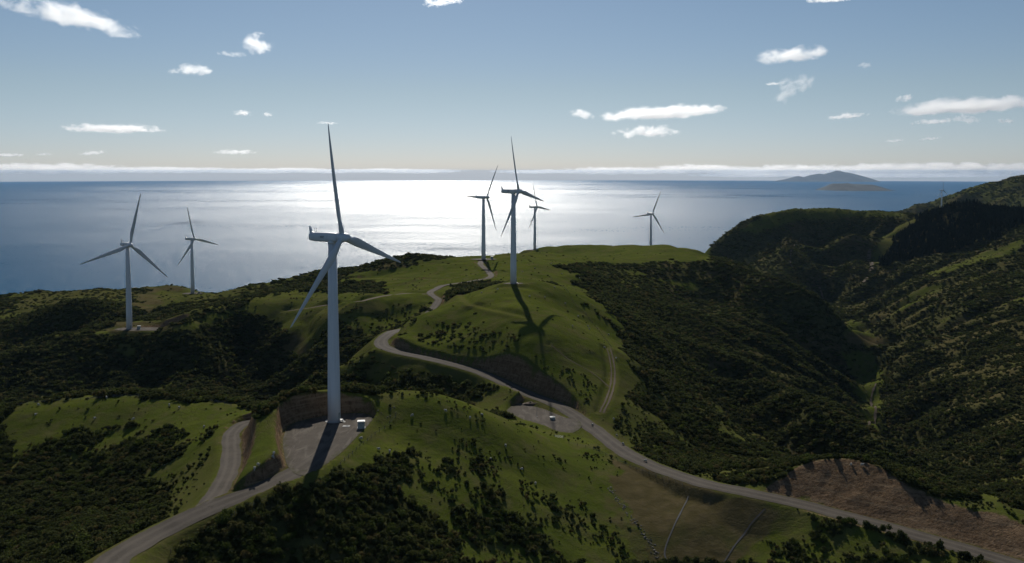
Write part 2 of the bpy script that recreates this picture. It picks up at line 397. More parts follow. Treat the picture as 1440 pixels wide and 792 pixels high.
# fill slope below the lower road
paint([(822,630),(900,655),(1000,694),(1108,716),(1075,742),(1036,800),(935,800),(855,690)], 270, 390, 0, .45, 1)
paint([(845,690),(935,800),(915,800),(838,690)], 270, 360, .05, .6, .6)
paint([(1075,742),(1120,716),(1340,790),(1340,800),(1036,800)], 260, 320, .55, .9, .1)
# mound
paint([(1160,664),(1180,653),(1222,656),(1240,668),(1195,674)], 300, 360, .02, 1, 0)
# far right: pasture patches, valley floor
for pg in ([(1300,385),(1340,372),(1380,358),(1440,335),(1440,350),(1380,372),(1320,388)], [(1250,440),(1300,405),(1345,395),(1290,425)], [(1185,445),(1210,455),(1240,480),(1225,490),(1195,480)],
           [(1205,525),(1225,520),(1232,560),(1225,600),(1205,590)], [(1285,648),(1330,655),(1400,668),(1370,676),(1310,664)], [(1400,430),(1440,415),(1440,425)]):
    paint(pg, 500, 1500, .22, .75, .25)
paint([(1188,495),(1232,495),(1240,560),(1236,640),(1212,640),(1204,570)], 600, 1100, .5, .8, .15)
paint([(1206,535),(1226,530),(1236,560),(1230,600),(1238,636),(1220,640),(1212,600),(1216,570)], 600, 1000, .08, 1, .1)
paint([(1190,470),(1240,474),(1236,486),(1200,486)], 900, 1500, .05, .3, 1)
paint([(1040,325),(1080,298),(1130,288),(1270,298),(1275,305),(1200,305),(1120,310),(1060,330)], 1700, 2100, .4, .75, .3)
paint([(1235,335),(1300,298),(1312,296),(1240,362),(1230,380),(1225,370)], 1500, 2700, .1, .8, .5)
GRA = np.where(GY > 2500, .02 + .5 * smooth(.45, .62, fbm(GX / 170, GY / 170, 5, 88)), GRA); DRY = np.where(GY > 2500, .35, DRY)
PINE = poly_in(QX, QY, [(1232,380),(1248,352),(1285,315),(1308,294),(1330,287),(1365,277),(1400,286),(1440,296),(1440,318),(1400,335),(1340,356),(1280,365)]) & (GY > 1350) & (GY < 1900)
SCR[PINE] = 0; GRA[PINE] = 0.05
paint([(600,535),(700,556),(770,560),(835,606),(870,655),(820,668),(700,612),(600,582)], 341, 425, .14, .95, 0)
paint([(225,404),(275,404),(340,408),(320,425),(260,440),(225,432)], 900, 1115, .25, .7, .4)
paint([(720,320),(1000,320),(1000,364),(870,372),(735,362)], 1000, 2100, .03, 1, 0)
paint([(640,340),(760,340),(760,366),(640,366)], 900, 1080, .12, .9, .2)
m_ = (GY < 384) & (SCR > .1) & (SCR < .6); SCR[m_] = np.clip(SCR * clump_, 0, .95)[m_]
for (px_, py_, Y_, a_, b_, r_), p_ in zip(TURB, FEET):
    if Y_ > 600 and Y_ < 3000:
        m_ = np.hypot(GX - p_[0], (GY - p_[1]) * .7) < 24 + 8 * patch
        m_ &= np.abs(Z - p_[2]) < 2.5
        SCR[m_] = np.minimum(SCR[m_], .02); GRA[m_] = np.maximum(GRA[m_], .8)
bare = np.maximum(CUT, 0)
DIRT = np.maximum(DIRT, bare * smooth(.2, .42, patch2 + .12))
near_road = FLAT.copy()
for _ in range(4):
    B = np.pad(near_road, 1, mode='edge'); near_road = np.maximum.reduce([B[:-2, 1:-1], B[2:, 1:-1], B[1:-1, :-2], B[1:-1, 2:], near_road])
SCR *= 1 - .93 * near_road * (GY < 560); GRA = np.where((near_road > 0) & (GY < 560), np.maximum(GRA, .6), GRA); DRY = np.where((near_road > 0) & (GY < 560), np.maximum(DRY, .3), DRY)
SCR *= (1 - np.maximum(np.maximum(CUT, FLAT), FILL * .75 * (GY < 600)))
GRA = np.where(FILL > 0, np.maximum(GRA, .7), GRA); DRY = np.where(FILL > 0, np.maximum(DRY, .45), DRY)
DIRT = np.where((FLAT > 0) & (GY < 1200), np.maximum(DIRT, .35), DIRT)
def blur(A):
    B = np.pad(A, 1, mode='edge')
    return (B[:-2, 1:-1] + B[2:, 1:-1] + B[1:-1, :-2] + B[1:-1, 2:] + 2 * A) / 6
GRA = blur(GRA); DRY = blur(DRY); DIRT = blur(DIRT)
HAZE = True
# ---------------------------------------------------------------- helpers for objects and materials
def link(o, parent=None):
    COL.objects.link(o)
    if parent is not None: o.parent = parent
    return o

def mesh_np(name, V, Fc, mats=(), smooth_=True, attrs=None, n=4):
    me = bpy.data.meshes.new(name)
    V = np.asarray(V, np.float32); Fc = np.asarray(Fc, np.int32)
    me.vertices.add(len(V)); me.vertices.foreach_set('co', V.ravel())
    me.loops.add(Fc.size); me.loops.foreach_set('vertex_index', Fc.ravel())
    me.polygons.add(len(Fc)); me.polygons.foreach_set('loop_start', np.arange(0, Fc.size, Fc.shape[1], dtype=np.int32))
    me.polygons.foreach_set('use_smooth', np.full(len(Fc), smooth_))
    for k, a in (attrs or {}).items():
        at = me.attributes.new(k, 'FLOAT', 'POINT'); at.data.foreach_set('value', np.asarray(a, np.float32).ravel())
    for m in mats: me.materials.append(m)
    me.update(calc_edges=True); me.validate()
    return me

def grid_faces(nr, nc):
    i = np.arange(nr * nc).reshape(nr, nc)
    return np.stack([i[:-1, :-1], i[:-1, 1:], i[1:, 1:], i[1:, :-1]], -1).reshape(-1, 4)

def tag(o, label=None, cat=None, group=None, kind=None):
    if label: o['label'] = label
    if cat: o['category'] = cat
    if group: o['group'] = group
    if kind: o['kind'] = kind
    return o

def obj(name, me, parent=None, **k):
    return tag(link(bpy.data.objects.new(name, me), parent), **k)

def empty(name, loc, rz=0, **k):
    o = link(bpy.data.objects.new(name, None)); o.location = loc; o.rotation_euler = (0, 0, rz); o.empty_display_size = 1
    return tag(o, **k)

def bm_mesh(name, bm, mat, smooth_=False):
    me = bpy.data.meshes.new(name); bm.normal_update(); bm.to_mesh(me); bm.free()
    if mat: me.materials.append(mat)
    if smooth_: me.polygons.foreach_set('use_smooth', [True] * len(me.polygons))
    return me

def add_box(bm, c, s, bevel=0.0, rot=None):
    r = bmesh.ops.create_cube(bm, size=1)
    vs = r['verts']
    bmesh.ops.scale(bm, vec=s, verts=vs)
    if bevel:
        es = list({e for v in vs for e in v.link_edges})
        rb = bmesh.ops.bevel(bm, geom=es, offset=bevel, segments=2, profile=.5, affect='EDGES')
        vs = list({v for f in rb['faces'] for v in f.verts} | {v for v in vs if v.is_valid})
    if rot is not None: bmesh.ops.rotate(bm, cent=(0, 0, 0), matrix=rot, verts=vs)
    bmesh.ops.translate(bm, vec=c, verts=vs)
    return vs

def lathe(bm, prof, n=32, M=None, cap=True):
    rings = []
    for r, z in prof:
        ring = []
        for k in range(n):
            a = 2 * math.pi * k / n
            v = Vector((r * math.cos(a), r * math.sin(a), z))
            ring.append(bm.verts.new(M @ v if M else v))
        rings.append(ring)
    for a, b in zip(rings[:-1], rings[1:]):
        for k in range(n): bm.faces.new((a[k], a[(k + 1) % n], b[(k + 1) % n], b[k]))
    if cap:
        bm.faces.new(rings[-1]); bm.faces.new(rings[0][::-1])
    return rings

def mat(name):
    m = bpy.data.materials.new(name); m.use_nodes = True
    nt = m.node_tree; nt.nodes.clear()
    return m, nt
class N:
    """small wrapper for building node trees"""
    def __init__(s, nt): s.nt = nt
    def __call__(s, t, ins=None, **props):
        n = s.nt.nodes.new(t)
        for k, v in props.items(): setattr(n, k, v)
        for k, v in (ins or {}).items():
            sk = n.inputs[k]
            if isinstance(v, bpy.types.NodeSocket): s.nt.links.new(v, sk)
            else: sk.default_value = v
        return n
    def math(s, op, a, b=0.0, c=None, clamp=False):
        ins = {0: a, 1: b}
        if c is not None: ins[2] = c
        return s('ShaderNodeMath', ins, operation=op, use_clamp=clamp).outputs[0]
    def mix(s, f, a, b):
        n = s.nt.nodes.new('ShaderNodeMix'); n.data_type = 'RGBA'
        for k, v in ((0, f), (6, a), (7, b)):
            if isinstance(v, bpy.types.NodeSocket): s.nt.links.new(v, n.inputs[k])
            else: n.inputs[k].default_value = v if k == 0 else (*v, 1) if len(v) == 3 else v
        return n.outputs[2]
    def noise(s, vec, scale, detail=4, rough=.55, dist=0, out='Fac'):
        ins = {'Scale': scale, 'Detail': detail, 'Roughness': rough, 'Distortion': dist}
        if vec is not None: ins['Vector'] = vec
        return s('ShaderNodeTexNoise', ins).outputs[out]
    def ramp(s, f, lo, hi):
        return s('ShaderNodeMapRange', {'Value': f, 'From Min': lo, 'From Max': hi}, interpolation_type='SMOOTHSTEP').outputs[0]
    def attr(s, name, kind='GEOMETRY'):
        return s('ShaderNodeAttribute', attribute_name=name, attribute_type=kind)
    def out(s, surf=None, vol=None):
        o = s.nt.nodes.new('ShaderNodeOutputMaterial')
        if surf: s.nt.links.new(surf, o.inputs['Surface'])
        if vol: s.nt.links.new(vol, o.inputs['Volume'])

def principled(n, col, rough=.6, bump=None, **k):
    ins = {'Base Color': col if isinstance(col, bpy.types.NodeSocket) else (*col, 1), 'Roughness': rough}
    if bump: ins['Normal'] = bump
    ins.update(k)
    return n('ShaderNodeBsdfPrincipled', ins).outputs[0]

# ---------------------------------------------------------------- materials
def land_material():
    m, nt = mat('land'); n = N(nt)
    pos = n('ShaderNodeTexCoord').outputs['Object']
    g = n.attr('grass').outputs['Fac']; d = n.attr('dry').outputs['Fac']; b = n.attr('bare').outputs['Fac']
    big = n.noise(pos, .035, 5); mid = n.noise(pos, .22, 5, .6); fine = n.noise(pos, 1.3, 4, .65)
    floor_ = n.mix(n.ramp(mid, .35, .7), (.040, .042, .016), (.076, .075, .030))
    gcol = n.mix(n.ramp(big, .35, .65), (.068, .086, .014), (.098, .112, .019))
    gcol = n.mix(n.ramp(mid, .4, .75), gcol, (.080, .088, .022))
    gcol = n.mix(n.ramp(fine, .5, .8), gcol, (.046, .064, .012))
    # sheep walks: thin level lines along the contour
    sep = n('ShaderNodeSeparateXYZ', {0: pos})
    warp = n.math('MULTIPLY_ADD', n.noise(pos, .06, 3), 9.0, sep.outputs[2])
    walk = n.math('SINE', n.math('MULTIPLY', warp, 5.2))
    walk = n.math('MULTIPLY', n.ramp(walk, .55, 1.0), n.ramp(n.noise(pos, .05, 2), .42, .6))
    gcol = n.mix(n.math('MULTIPLY', walk, .55), gcol, (.082, .080, .028))
    gcol = n.mix(n.math('MULTIPLY', n.ramp(n.noise(pos, .09, 6, .65), .47, .66), .75), gcol, (.105, .096, .036))
    gcol = n.mix(n.math('MULTIPLY', n.ramp(n.noise(pos, 2.6, 4, .7), .54, .70), .65), gcol, (.030, .042, .010))
    dcol = n.mix(n.ramp(mid, .35, .7), (.078, .064, .028), (.105, .083, .042))
    dcol = n.mix(n.ramp(big, .5, .68), dcol, (.060, .066, .020))
    ecol = n.mix(n.ramp(n.noise(pos, .5, 6, .65), .35, .7), (.125, .082, .048), (.20, .135, .082))
    run = n.noise(n('ShaderNodeMapping', {'Vector': pos, 'Scale': (.9, .9, .10)}).outputs[0], 1.0, 6, .7)
    bed = n.noise(n('ShaderNodeMapping', {'Vector': pos, 'Scale': (.06, .06, 1.3), 'Rotation': (.15, .1, 0)}).outputs[0], 1.0, 5, .65)
    ecol = n.mix(n.ramp(run, .48, .68), ecol, (.075, .048, .028))
    ecol = n.mix(n.math('MULTIPLY', n.ramp(bed, .5, .66), .6), ecol, (.25, .18, .11))
    ecol = n.mix(n.ramp(fine, .62, .78), ecol, (.21, .165, .115))
    ecol = n.mix(n.math('MULTIPLY', n.ramp(n.noise(pos, .7, 5, .7), .6, .72), .7), ecol, (.06, .065, .022))
    floor_ = n.mix(n.math('MULTIPLY', n.ramp(n.noise(pos, .018, 5, .6), .48, .66), .6), floor_, (.105, .078, .040))
    gm = n.ramp(n.math('MULTIPLY_ADD', n.math('SUBTRACT', mid, .5), .7, g), .12, .72)
    c = n.mix(gm, floor_, gcol)
    c = n.mix(n.ramp(n.math('MULTIPLY_ADD', n.math('SUBTRACT', fine, .5), .6, d), .12, .95), c, dcol)
    c = n.mix(n.ramp(n.math('MULTIPLY_ADD', n.math('SUBTRACT', fine, .5), .8, b), .25, .7), c, ecol)
    h = n.math('ADD', n.math('MULTIPLY', fine, .35), n.math('MULTIPLY', mid, 1.2))
    h = n.math('MULTIPLY_ADD', n.math('MULTIPLY', walk, g), -.09, h)
    h = n.math('MULTIPLY_ADD', n.noise(pos, 4.5, 2), .12, h)
    h = n.math('MULTIPLY_ADD', n.math('MULTIPLY', run, b), 2.2, h)
    bump = n('ShaderNodeBump', {'Height': h, 'Strength': .6, 'Distance': .7}).outputs[0]
    n.out(principled(n, c, .9, bump, **{'Specular IOR Level': .0}))
    return m

def gravel_material(name, c0, c1, tracks=True):
    m, nt = mat(name); n = N(nt)
    pos = n('ShaderNodeTexCoord').outputs['Object']
    a = n.noise(pos, .12, 5, .6); f = n.noise(pos, 2.2, 5, .7); mid = n.noise(pos, .5, 4, .6)
    c = n.mix(n.ramp(a, .3, .7), c0, c1)
    c = n.mix(n.math('MULTIPLY', n.ramp(f, .45, .75), .5), c, tuple(min(1, v * 1.35) for v in c1))
    c = n.mix(n.math('MULTIPLY', n.ramp(mid, .55, .75), .6), c, (.10, .085, .062))
    if tracks:
        u = n.attr('across').outputs['Fac']            # -1 .. 1 across the road
        w = n.math('ABSOLUTE', n.math('SUBTRACT', n.math('ABSOLUTE', u), .42))
        wheel = n.ramp(n.math('MULTIPLY_ADD', n.math('SUBTRACT', mid, .5), .25, w), .28, .05)
        c = n.mix(n.math('MULTIPLY', wheel, .5), c, (.135, .115, .092))
        rut = n.ramp(n.noise(n('ShaderNodeMapping', {'Vector': pos, 'Scale': (.5, .5, .5)}).outputs[0], 1.0, 6, .75, 1.0), .56, .7)
        c = n.mix(n.math('MULTIPLY', rut, .7), c, (.058, .050, .040))
        edge = n.ramp(n.math('MULTIPLY_ADD', n.math('SUBTRACT', n.noise(pos, .35, 5, .7), .5), .9, n.math('ABSOLUTE', u)), .86, 1.12)
        c = n.mix(n.math('MULTIPLY', edge, .8), c, (.085, .084, .036))
    else:
        u = n.attr('rim').outputs['Fac']
        e = n.ramp(n.math('MULTIPLY_ADD', n.math('SUBTRACT', n.noise(pos, .3, 5, .7), .5), .8, u), .84, 1.1)
        c = n.mix(e, c, (.062, .060, .028))
        sw = n.noise(n('ShaderNodeMapping', {'Vector': pos, 'Scale': (.25, .07, 1), 'Rotation': (0, 0, .5)}).outputs[0], 1.0, 4, .6, 1.2)
        c = n.mix(n.math('MULTIPLY', n.ramp(sw, .48, .66), .6), c, (.165, .142, .115))
    bump = n('ShaderNodeBump', {'Height': f, 'Strength': .4, 'Distance': .12}).outputs[0]
    n.out(principled(n, c, .9, bump, **{'Specular IOR Level': .05}))
    return m

def paint_material(name, col, rough=.45, dirt=.15):
    m, nt = mat(name); n = N(nt)
    pos = n('ShaderNodeTexCoord').outputs['Object']
    s = n.noise(n('ShaderNodeMapping', {'Vector': pos, 'Scale': (1.2, 1.2, .06)}).outputs[0], 1.0, 5, .65)
    c = n.mix(n.math('MULTIPLY', n.ramp(s, .45, .8), dirt), col, tuple(v * .6 for v in col))
    n.out(principled(n, c, rough))
    return m

def leaf_material(name, c0, c1, c2, trans=.52):
    m, nt = mat(name); n = N(nt)
    r = n('ShaderNodeObjectInfo').outputs['Random']
    pos = n('ShaderNodeTexCoord').outputs['Object']
    c = n.mix(r, c0, c1)
    c = n.mix(n.math('MULTIPLY', n.ramp(r, .78, .95), .85), c, c2)
    c = n.mix(n.math('MULTIPLY', n.ramp(n.noise(pos, 2.5, 3), .4, .7), .5), c, tuple(v * 1.5 for v in c1))
    dif = n('ShaderNodeBsdfDiffuse', {'Color': c, 'Roughness': .6}).outputs[0]
    tr = n('ShaderNodeBsdfTranslucent', {'Color': c}).outputs[0]
    n.out(n('ShaderNodeMixShader', {0: trans, 1: dif, 2: tr}).outputs[0])
    return m

def plain(name, col, rough=.7, **k):
    m, nt = mat(name); n = N(nt)
    pos = n('ShaderNodeTexCoord').outputs['Object']
    f = n.noise(pos, 3.0, 4, .6)
    c = n.mix(n.ramp(f, .3, .75), tuple(v * .8 for v in col), col)
    n.out(principled(n, c, rough, **k))
    return m

M_LAND = land_material()
M_ROAD = gravel_material('road_gravel', (.066, .056, .045), (.098, .083, .067))
M_TRACK = gravel_material('track_gravel', (.090, .066, .042), (.122, .092, .060))
M_BROWN = gravel_material('brown_gravel', (.080, .066, .050), (.115, .095, .072))
M_PAD = gravel_material('pad_gravel', (.070, .058, .046), (.105, .088, .070), False)
M_WHITE = paint_material('turbine_paint', (.64, .65, .66), .42, .4)
M_BLADE = paint_material('blade_paint', (.60, .61, .62), .32, .08)
M_CONC = plain('concrete', (.42, .41, .38), .85)
M_GREY = paint_material('grey_cabinet_paint', (.30, .33, .31), .5)
M_ROOF = paint_material('white_roof_paint', (.42, .42, .41), .5)
M_DARK = plain('dark_metal', (.06, .065, .07), .5)
M_WOOD = plain('weathered_wood', (.17, .15, .12), .85)
M_WIRE = plain('fence_wire', (.22, .22, .22), .5)
M_WOOL = plain('wool', (.48, .45, .38), .95)
M_FACE = plain('sheep_face', (.42, .38, .33), .9)
M_STONE = plain('pale_stone', (.15, .135, .115), .9)
M_DRAIN = plain('drain_rock', (.034, .036, .038), .9)
M_BUSH = leaf_material('scrub_leaves', (.036, .044, .017), (.072, .082, .030), (.115, .088, .036))
M_BUSHG = leaf_material('green_scrub_leaves', (.046, .062, .016), (.076, .096, .026), (.095, .09, .03))
M_PINE = leaf_material('pine_needles', (.014, .021, .014), (.024, .032, .018), (.02, .026, .014), .1)
M_TUFT = leaf_material('tussock_blades', (.062, .080, .012), (.092, .102, .022), (.11, .10, .04), .4)
M_BARK = plain('bark', (.07, .055, .04), .9)

# ---------------------------------------------------------------- land, roads, hard standings
V = np.stack([GX, GY, Z], -1).reshape(-1, 3)
land = obj('hills', mesh_np('hills', V, grid_faces(len(YS), len(XS)), [M_LAND], attrs={'grass': GRA, 'dry': DRY, 'bare': DIRT}), kind='structure',
           label='grassy and scrub covered coastal hills with dug banks')

def ribbon(name, pl, half, m, lift, label, kind='structure', cat=None, wob=.6, drape=False, ncross=9):
    p = spline(pl, 1.6) if len(pl) > 1 else pl
    t = np.gradient(p[:, :2], axis=0); t /= np.linalg.norm(t, axis=1)[:, None] + 1e-9
    nrm = np.c_[-t[:, 1], t[:, 0]]
    u = np.linspace(-1, 1, ncross)
    s = np.cumsum(np.r_[0, np.linalg.norm(np.diff(p[:, :2], axis=0), axis=1)])
    wl = half + wob * (fbm(s / 7, s * 0 + 3.3, 3, 71) - .5) * 2; wr = half + wob * (fbm(s / 7, s * 0 + 8.1, 3, 72) - .5) * 2
    w = np.where(u[None] < 0, wl[:, None], wr[:, None]) * u[None]
    x = p[:, 0][:, None] + nrm[:, 0][:, None] * w; y = p[:, 1][:, None] + nrm[:, 1][:, None] * w
    z = H(x, y) + lift if drape else np.maximum(p[:, 2][:, None] + 0 * w, H(x, y)) + lift
    z = z + (1 - u ** 2)[None] * .05 * (half > 2)
    me = mesh_np(name, np.stack([x, y, z], -1).reshape(-1, 3), grid_faces(*x.shape), [m], attrs={'across': np.broadcast_to(u[None], x.shape)})
    return obj(name, me, kind=kind, label=label, cat=cat)

def decim(pl, k=3):
    return np.vstack([pl[:-1:k], pl[-1:]])
ribbon('road', decim(MAIN_ROAD), 4.4, M_ROAD, .10, 'wide gravel road winding from lower right up to the second hill')
ribbon('road', decim(BANK_ROAD), 4.5, M_ROAD, .06, 'gravel road from the bottom edge up to the nearest turbine')
ribbon('road', decim(LOOP_ROAD), 3.2, M_ROAD, .04, 'gravel road branch curving behind the grassy knoll')
ribbon('road', decim(UPPER_ROAD), 2.9, M_BROWN, .25, 'pale gravel road climbing to the turbines on the crest')
for k_, w_ in ((-1, .42), (1, .5)):
    t_ = np.gradient(FARM_TRACK[:, :2], axis=0); t_ /= np.linalg.norm(t_, axis=1)[:, None]
    q_ = FARM_TRACK.copy(); q_[:, 0] += -t_[:, 1] * .95 * k_; q_[:, 1] += t_[:, 0] * .95 * k_
    ribbon('path', decim(q_), w_, M_TRACK, .1, 'wheel rut of the farm track on the right shoulder of the second hill', wob=.25)
ribbon('path', decim(LEFT_TRACK), 2.0, M_TRACK, .2, 'narrow earth track running left from the upper road', wob=.6)
ribbon('path', decim(CROSS_TRACK), .35, M_TRACK, .1, 'faint sheep track slanting across the second hill', wob=.15)

def pad(name, pg, z, m, lift, label):
    pg = np.array(pg); lo = pg.min(0); hi = pg.max(0)
    ring = np.vstack([pg, pg[:1]])
    ring = spline(np.c_[ring, np.zeros(len(ring))], 2.0)[:, :2]
    c = pg.mean(0); V = [(*c, z + lift)]; R = [0.0]; K = (.4, .7, .86, 1.0); nr = len(ring) - 1; Fc = []
    for k in K:
        for q in ring[:-1]: V.append((*(c + (q - c) * k), z + lift)); R.append(k)
    me = bpy.data.meshes.new(name); fs = [(0, 1 + i, 1 + (i + 1) % nr) for i in range(nr)]
    for a in range(len(K) - 1):
        o = 1 + a * nr
        fs += [(o + i, o + nr + i, o + nr + (i + 1) % nr, o + (i + 1) % nr) for i in range(nr)]
    me.from_pydata([tuple(map(float, v)) for v in V], [], fs)
    at = me.attributes.new('rim', 'FLOAT', 'POINT'); at.data.foreach_set('value', np.array(R, np.float32))
    me.materials.append(m); me.update()
    return obj(name, me, kind='structure', label=label)
pad('ground', PAD1, PADZ1, M_PAD, .10, 'gravel hardstand around the nearest turbine')
pad('ground', PAD2, Z2, M_PAD, .11, 'gravel hardstand beside the road in the saddle')
for (px, py, Y, yaw, al, r), p in zip(TURB, FEET):
    if r and Y != 720:
        k = np.linspace(0, 2 * math.pi, 12, endpoint=False)
        pad('ground', [(p[0] + r * 1.1 * math.cos(a), p[1] + r * .65 * math.sin(a)) for a in k], p[2], M_PAD, .12 + Y * .0002, 'small gravel hardstand at a turbine foot')
    elif Y == 720:
        pad('ground', [(p[0] + a, p[1] + b) for a, b in [(-10,-5),(0,-8),(20,-8),(38,-3),(36,4),(20,7),(4,7),(-10,4)]], p[2], M_PAD, .25, 'long gravel hardstand on the left ridge')

# ---------------------------------------------------------------- sea
def sea():
    rr = np.r_[np.geomspace(150, 68000, 150)]; th = np.linspace(0, 2 * math.pi, 181)
    R, T = np.meshgrid(rr, th, indexing='ij')
    V = np.stack([R * np.sin(T), R * np.cos(T), -R * R / (2 * EARTH)], -1).reshape(-1, 3)
    m, nt = mat('sea_water'); n = N(nt)
    pos = n('ShaderNodeTexCoord').outputs['Object']
    mp = lambda sx, sy, rz=.3: n('ShaderNodeMapping', {'Vector': pos, 'Scale': (sx, sy, 0), 'Rotation': (0, 0, rz)}).outputs[0]
    calm = n.noise(mp(.00012, .00045, .1), 1.0, 5, .6, .4)
    gust = n.noise(mp(.0012, .0022, .5), 1.0, 4, .6)
    rough = n.math('MULTIPLY_ADD', n.math('SUBTRACT', calm, .5), .32, .37)
    rough = n.math('MULTIPLY_ADD', n.math('SUBTRACT', gust, .5), .22, rough, clamp=True)
    spark = n.noise(n('ShaderNodeMapping', {'Vector': pos, 'Scale': (.13, .014, 0), 'Rotation': (0, 0, .05)}).outputs[0], 1.0, 2, .7)
    rough = n.math('MULTIPLY_ADD', n.math('SUBTRACT', spark, .5), .42, rough, clamp=True)
    wave = n.math('ADD', n.noise(mp(.02, .035, .6), 1.0, 5, .62), n.math('MULTIPLY', n.noise(mp(.17, .30, .4), 1.0, 2, .6), .7))
    bump = n('ShaderNodeBump', {'Height': wave, 'Strength': 1.0, 'Distance': 4.5}).outputs[0]
    deep = n('ShaderNodeBsdfDiffuse', {'Color': (.004, .076, .162, 1)}).outputs[0]
    gl = n('ShaderNodeBsdfAnisotropic', {'Color': (1, 1, 1, 1), 'Roughness': rough, 'Normal': bump}, distribution='BECKMANN').outputs[0]
    # a rough sea mirrors only about a quarter of what a flat one would
    fr = n.math('MULTIPLY', n.math('POWER', n('ShaderNodeFresnel', {'IOR': 1.33}).outputs[0], 1.7), .27)
    n.out(n('ShaderNodeMixShader', {0: fr, 1: deep, 2: gl}).outputs[0])
    return obj('sea', mesh_np('sea', V, grid_faces(len(rr), len(th)), [m]), kind='structure', label='blue sea glittering under the sun')
sea()

# ---------------------------------------------------------------- islands on the horizon
def island(name, prof, Y, depth, label, seed):
    """prof: outline heights surveyed along the island; the ridge falls to the sea on both sides"""
    pts = [P(px, py, Y) for px, py in prof]
    xs = np.array([p[0] for p in pts]); zs = np.array([p[2] for p in pts])
    X = np.linspace(xs[0], xs[-1], 160); top = np.interp(X, xs, zs); base = -(Y ** 2) / (2 * EARTH) - 6
    t = np.linspace(-1, 1, 41)
    XX, TT = np.meshgrid(X, t); e = 1 - np.abs(TT) ** 1.5
    Yy = Y + TT * depth * (.35 + .65 * np.interp(XX, X, np.clip((top - base) / (top.max() - base), 0, 1)))
    hh = np.interp(XX, X, top) - base
    nz = np.abs(fbm(XX / (depth * .35), Yy / (depth * .6), 5, seed) - .5) * 2
    ZZ = base + hh * np.clip(e * (1 - .45 * nz * (np.abs(TT) > .04) * smooth(0, .5, np.abs(TT))), 0, 1) + 0 * XX
    m = M_ISLE
    return obj(name, mesh_np(name, np.stack([XX, Yy, ZZ], -1).reshape(-1, 3), grid_faces(*XX.shape), [m]), kind='structure', label=label)
M_ISLE, _nt = mat('island_scrub'); _n = N(_nt)
_pos = _n('ShaderNodeTexCoord').outputs['Object']
_n.out(principled(_n, _n.mix(_n.ramp(_n.noise(_pos, .004, 6, .6), .4, .65), (.010, .017, .015), (.026, .033, .026)), .95))
island('island', [(1095,257),(1104,252.5),(1115,250),(1122,247.6),(1128,249.5),(1136,248.5),(1144,245.6),(1152,244.2),(1160,245),(1166,243.2),(1172,241.6),(1177,239.8),(1184,241.8),(1192,242.6),(1202,245),(1212,248.5),(1221,253),(1225,257)], 42000, 3500, 'high blue hazy island on the horizon', 3)
island('island', [(1152,268.5),(1160,264),(1168,260.5),(1172,258.2),(1186,258),(1192,257.6),(1196,258.6),(1212,259.3),(1226,259.8),(1234,262),(1242,265),(1250,267),(1262,268.2)], 16700, 900, 'low flat topped island in front of the high island', 8)
island('headland', [(1405,262),(1414,257.5),(1420,254),(1428,252),(1438,251.5),(1455,250),(1480,249),(1530,252),(1580,262)], 8500, 900, 'blue hazy headland beyond the farthest hill', 12)

# ---------------------------------------------------------------- wind turbines
def blade_mesh():
    bm = bmesh.new()
    secs = []
    L = 40.4
    for k, s in enumerate([0, .02, .05, .09, .14, .2, .28, .38, .5, .62, .74, .85, .93, .975, 1.0]):
        z = .9 + L * s
        circ = 1 - min(1, max(0, (s - .03) / .15)); circ = circ * circ * (3 - 2 * circ)
        chord = 3.7 * (1 - s) ** .85 * .95 + .42 if s > .16 else 3.0
        if s > .985: chord = .18
        thick = chord * (.13 + .12 * (1 - s)) 
        tw = math.radians(16 * (1 - s) ** 2 + 2)
        ring = []
        for a in range(16):
            t = 2 * math.pi * a / 16
            cx, cy = math.cos(t), math.sin(t)
            ax = (cx * .5 - .17) * chord; ay = cy * .5 * thick * (1 - .62 * max(0, cx * .0 - cx) ** 1.0 if cx < 0 else 1)
            rx, ry = cx * .95, cy * .95
            x = rx * circ + ax * (1 - circ); y = ry * circ + ay * (1 - circ)
            ring.append(bm.verts.new((x * math.cos(tw) - y * math.sin(tw), x * math.sin(tw) + y * math.cos(tw) - .6 * s * s, z)))
        secs.append(ring)
    for a, b in zip(secs[:-1], secs[1:]):
        for k in range(16): bm.faces.new((a[k], a[(k + 1) % 16], b[(k + 1) % 16], b[k]))
    bm.faces.new(secs[-1]); bm.faces.new(secs[0][::-1])
    return bm_mesh('blade', bm, M_BLADE, True)

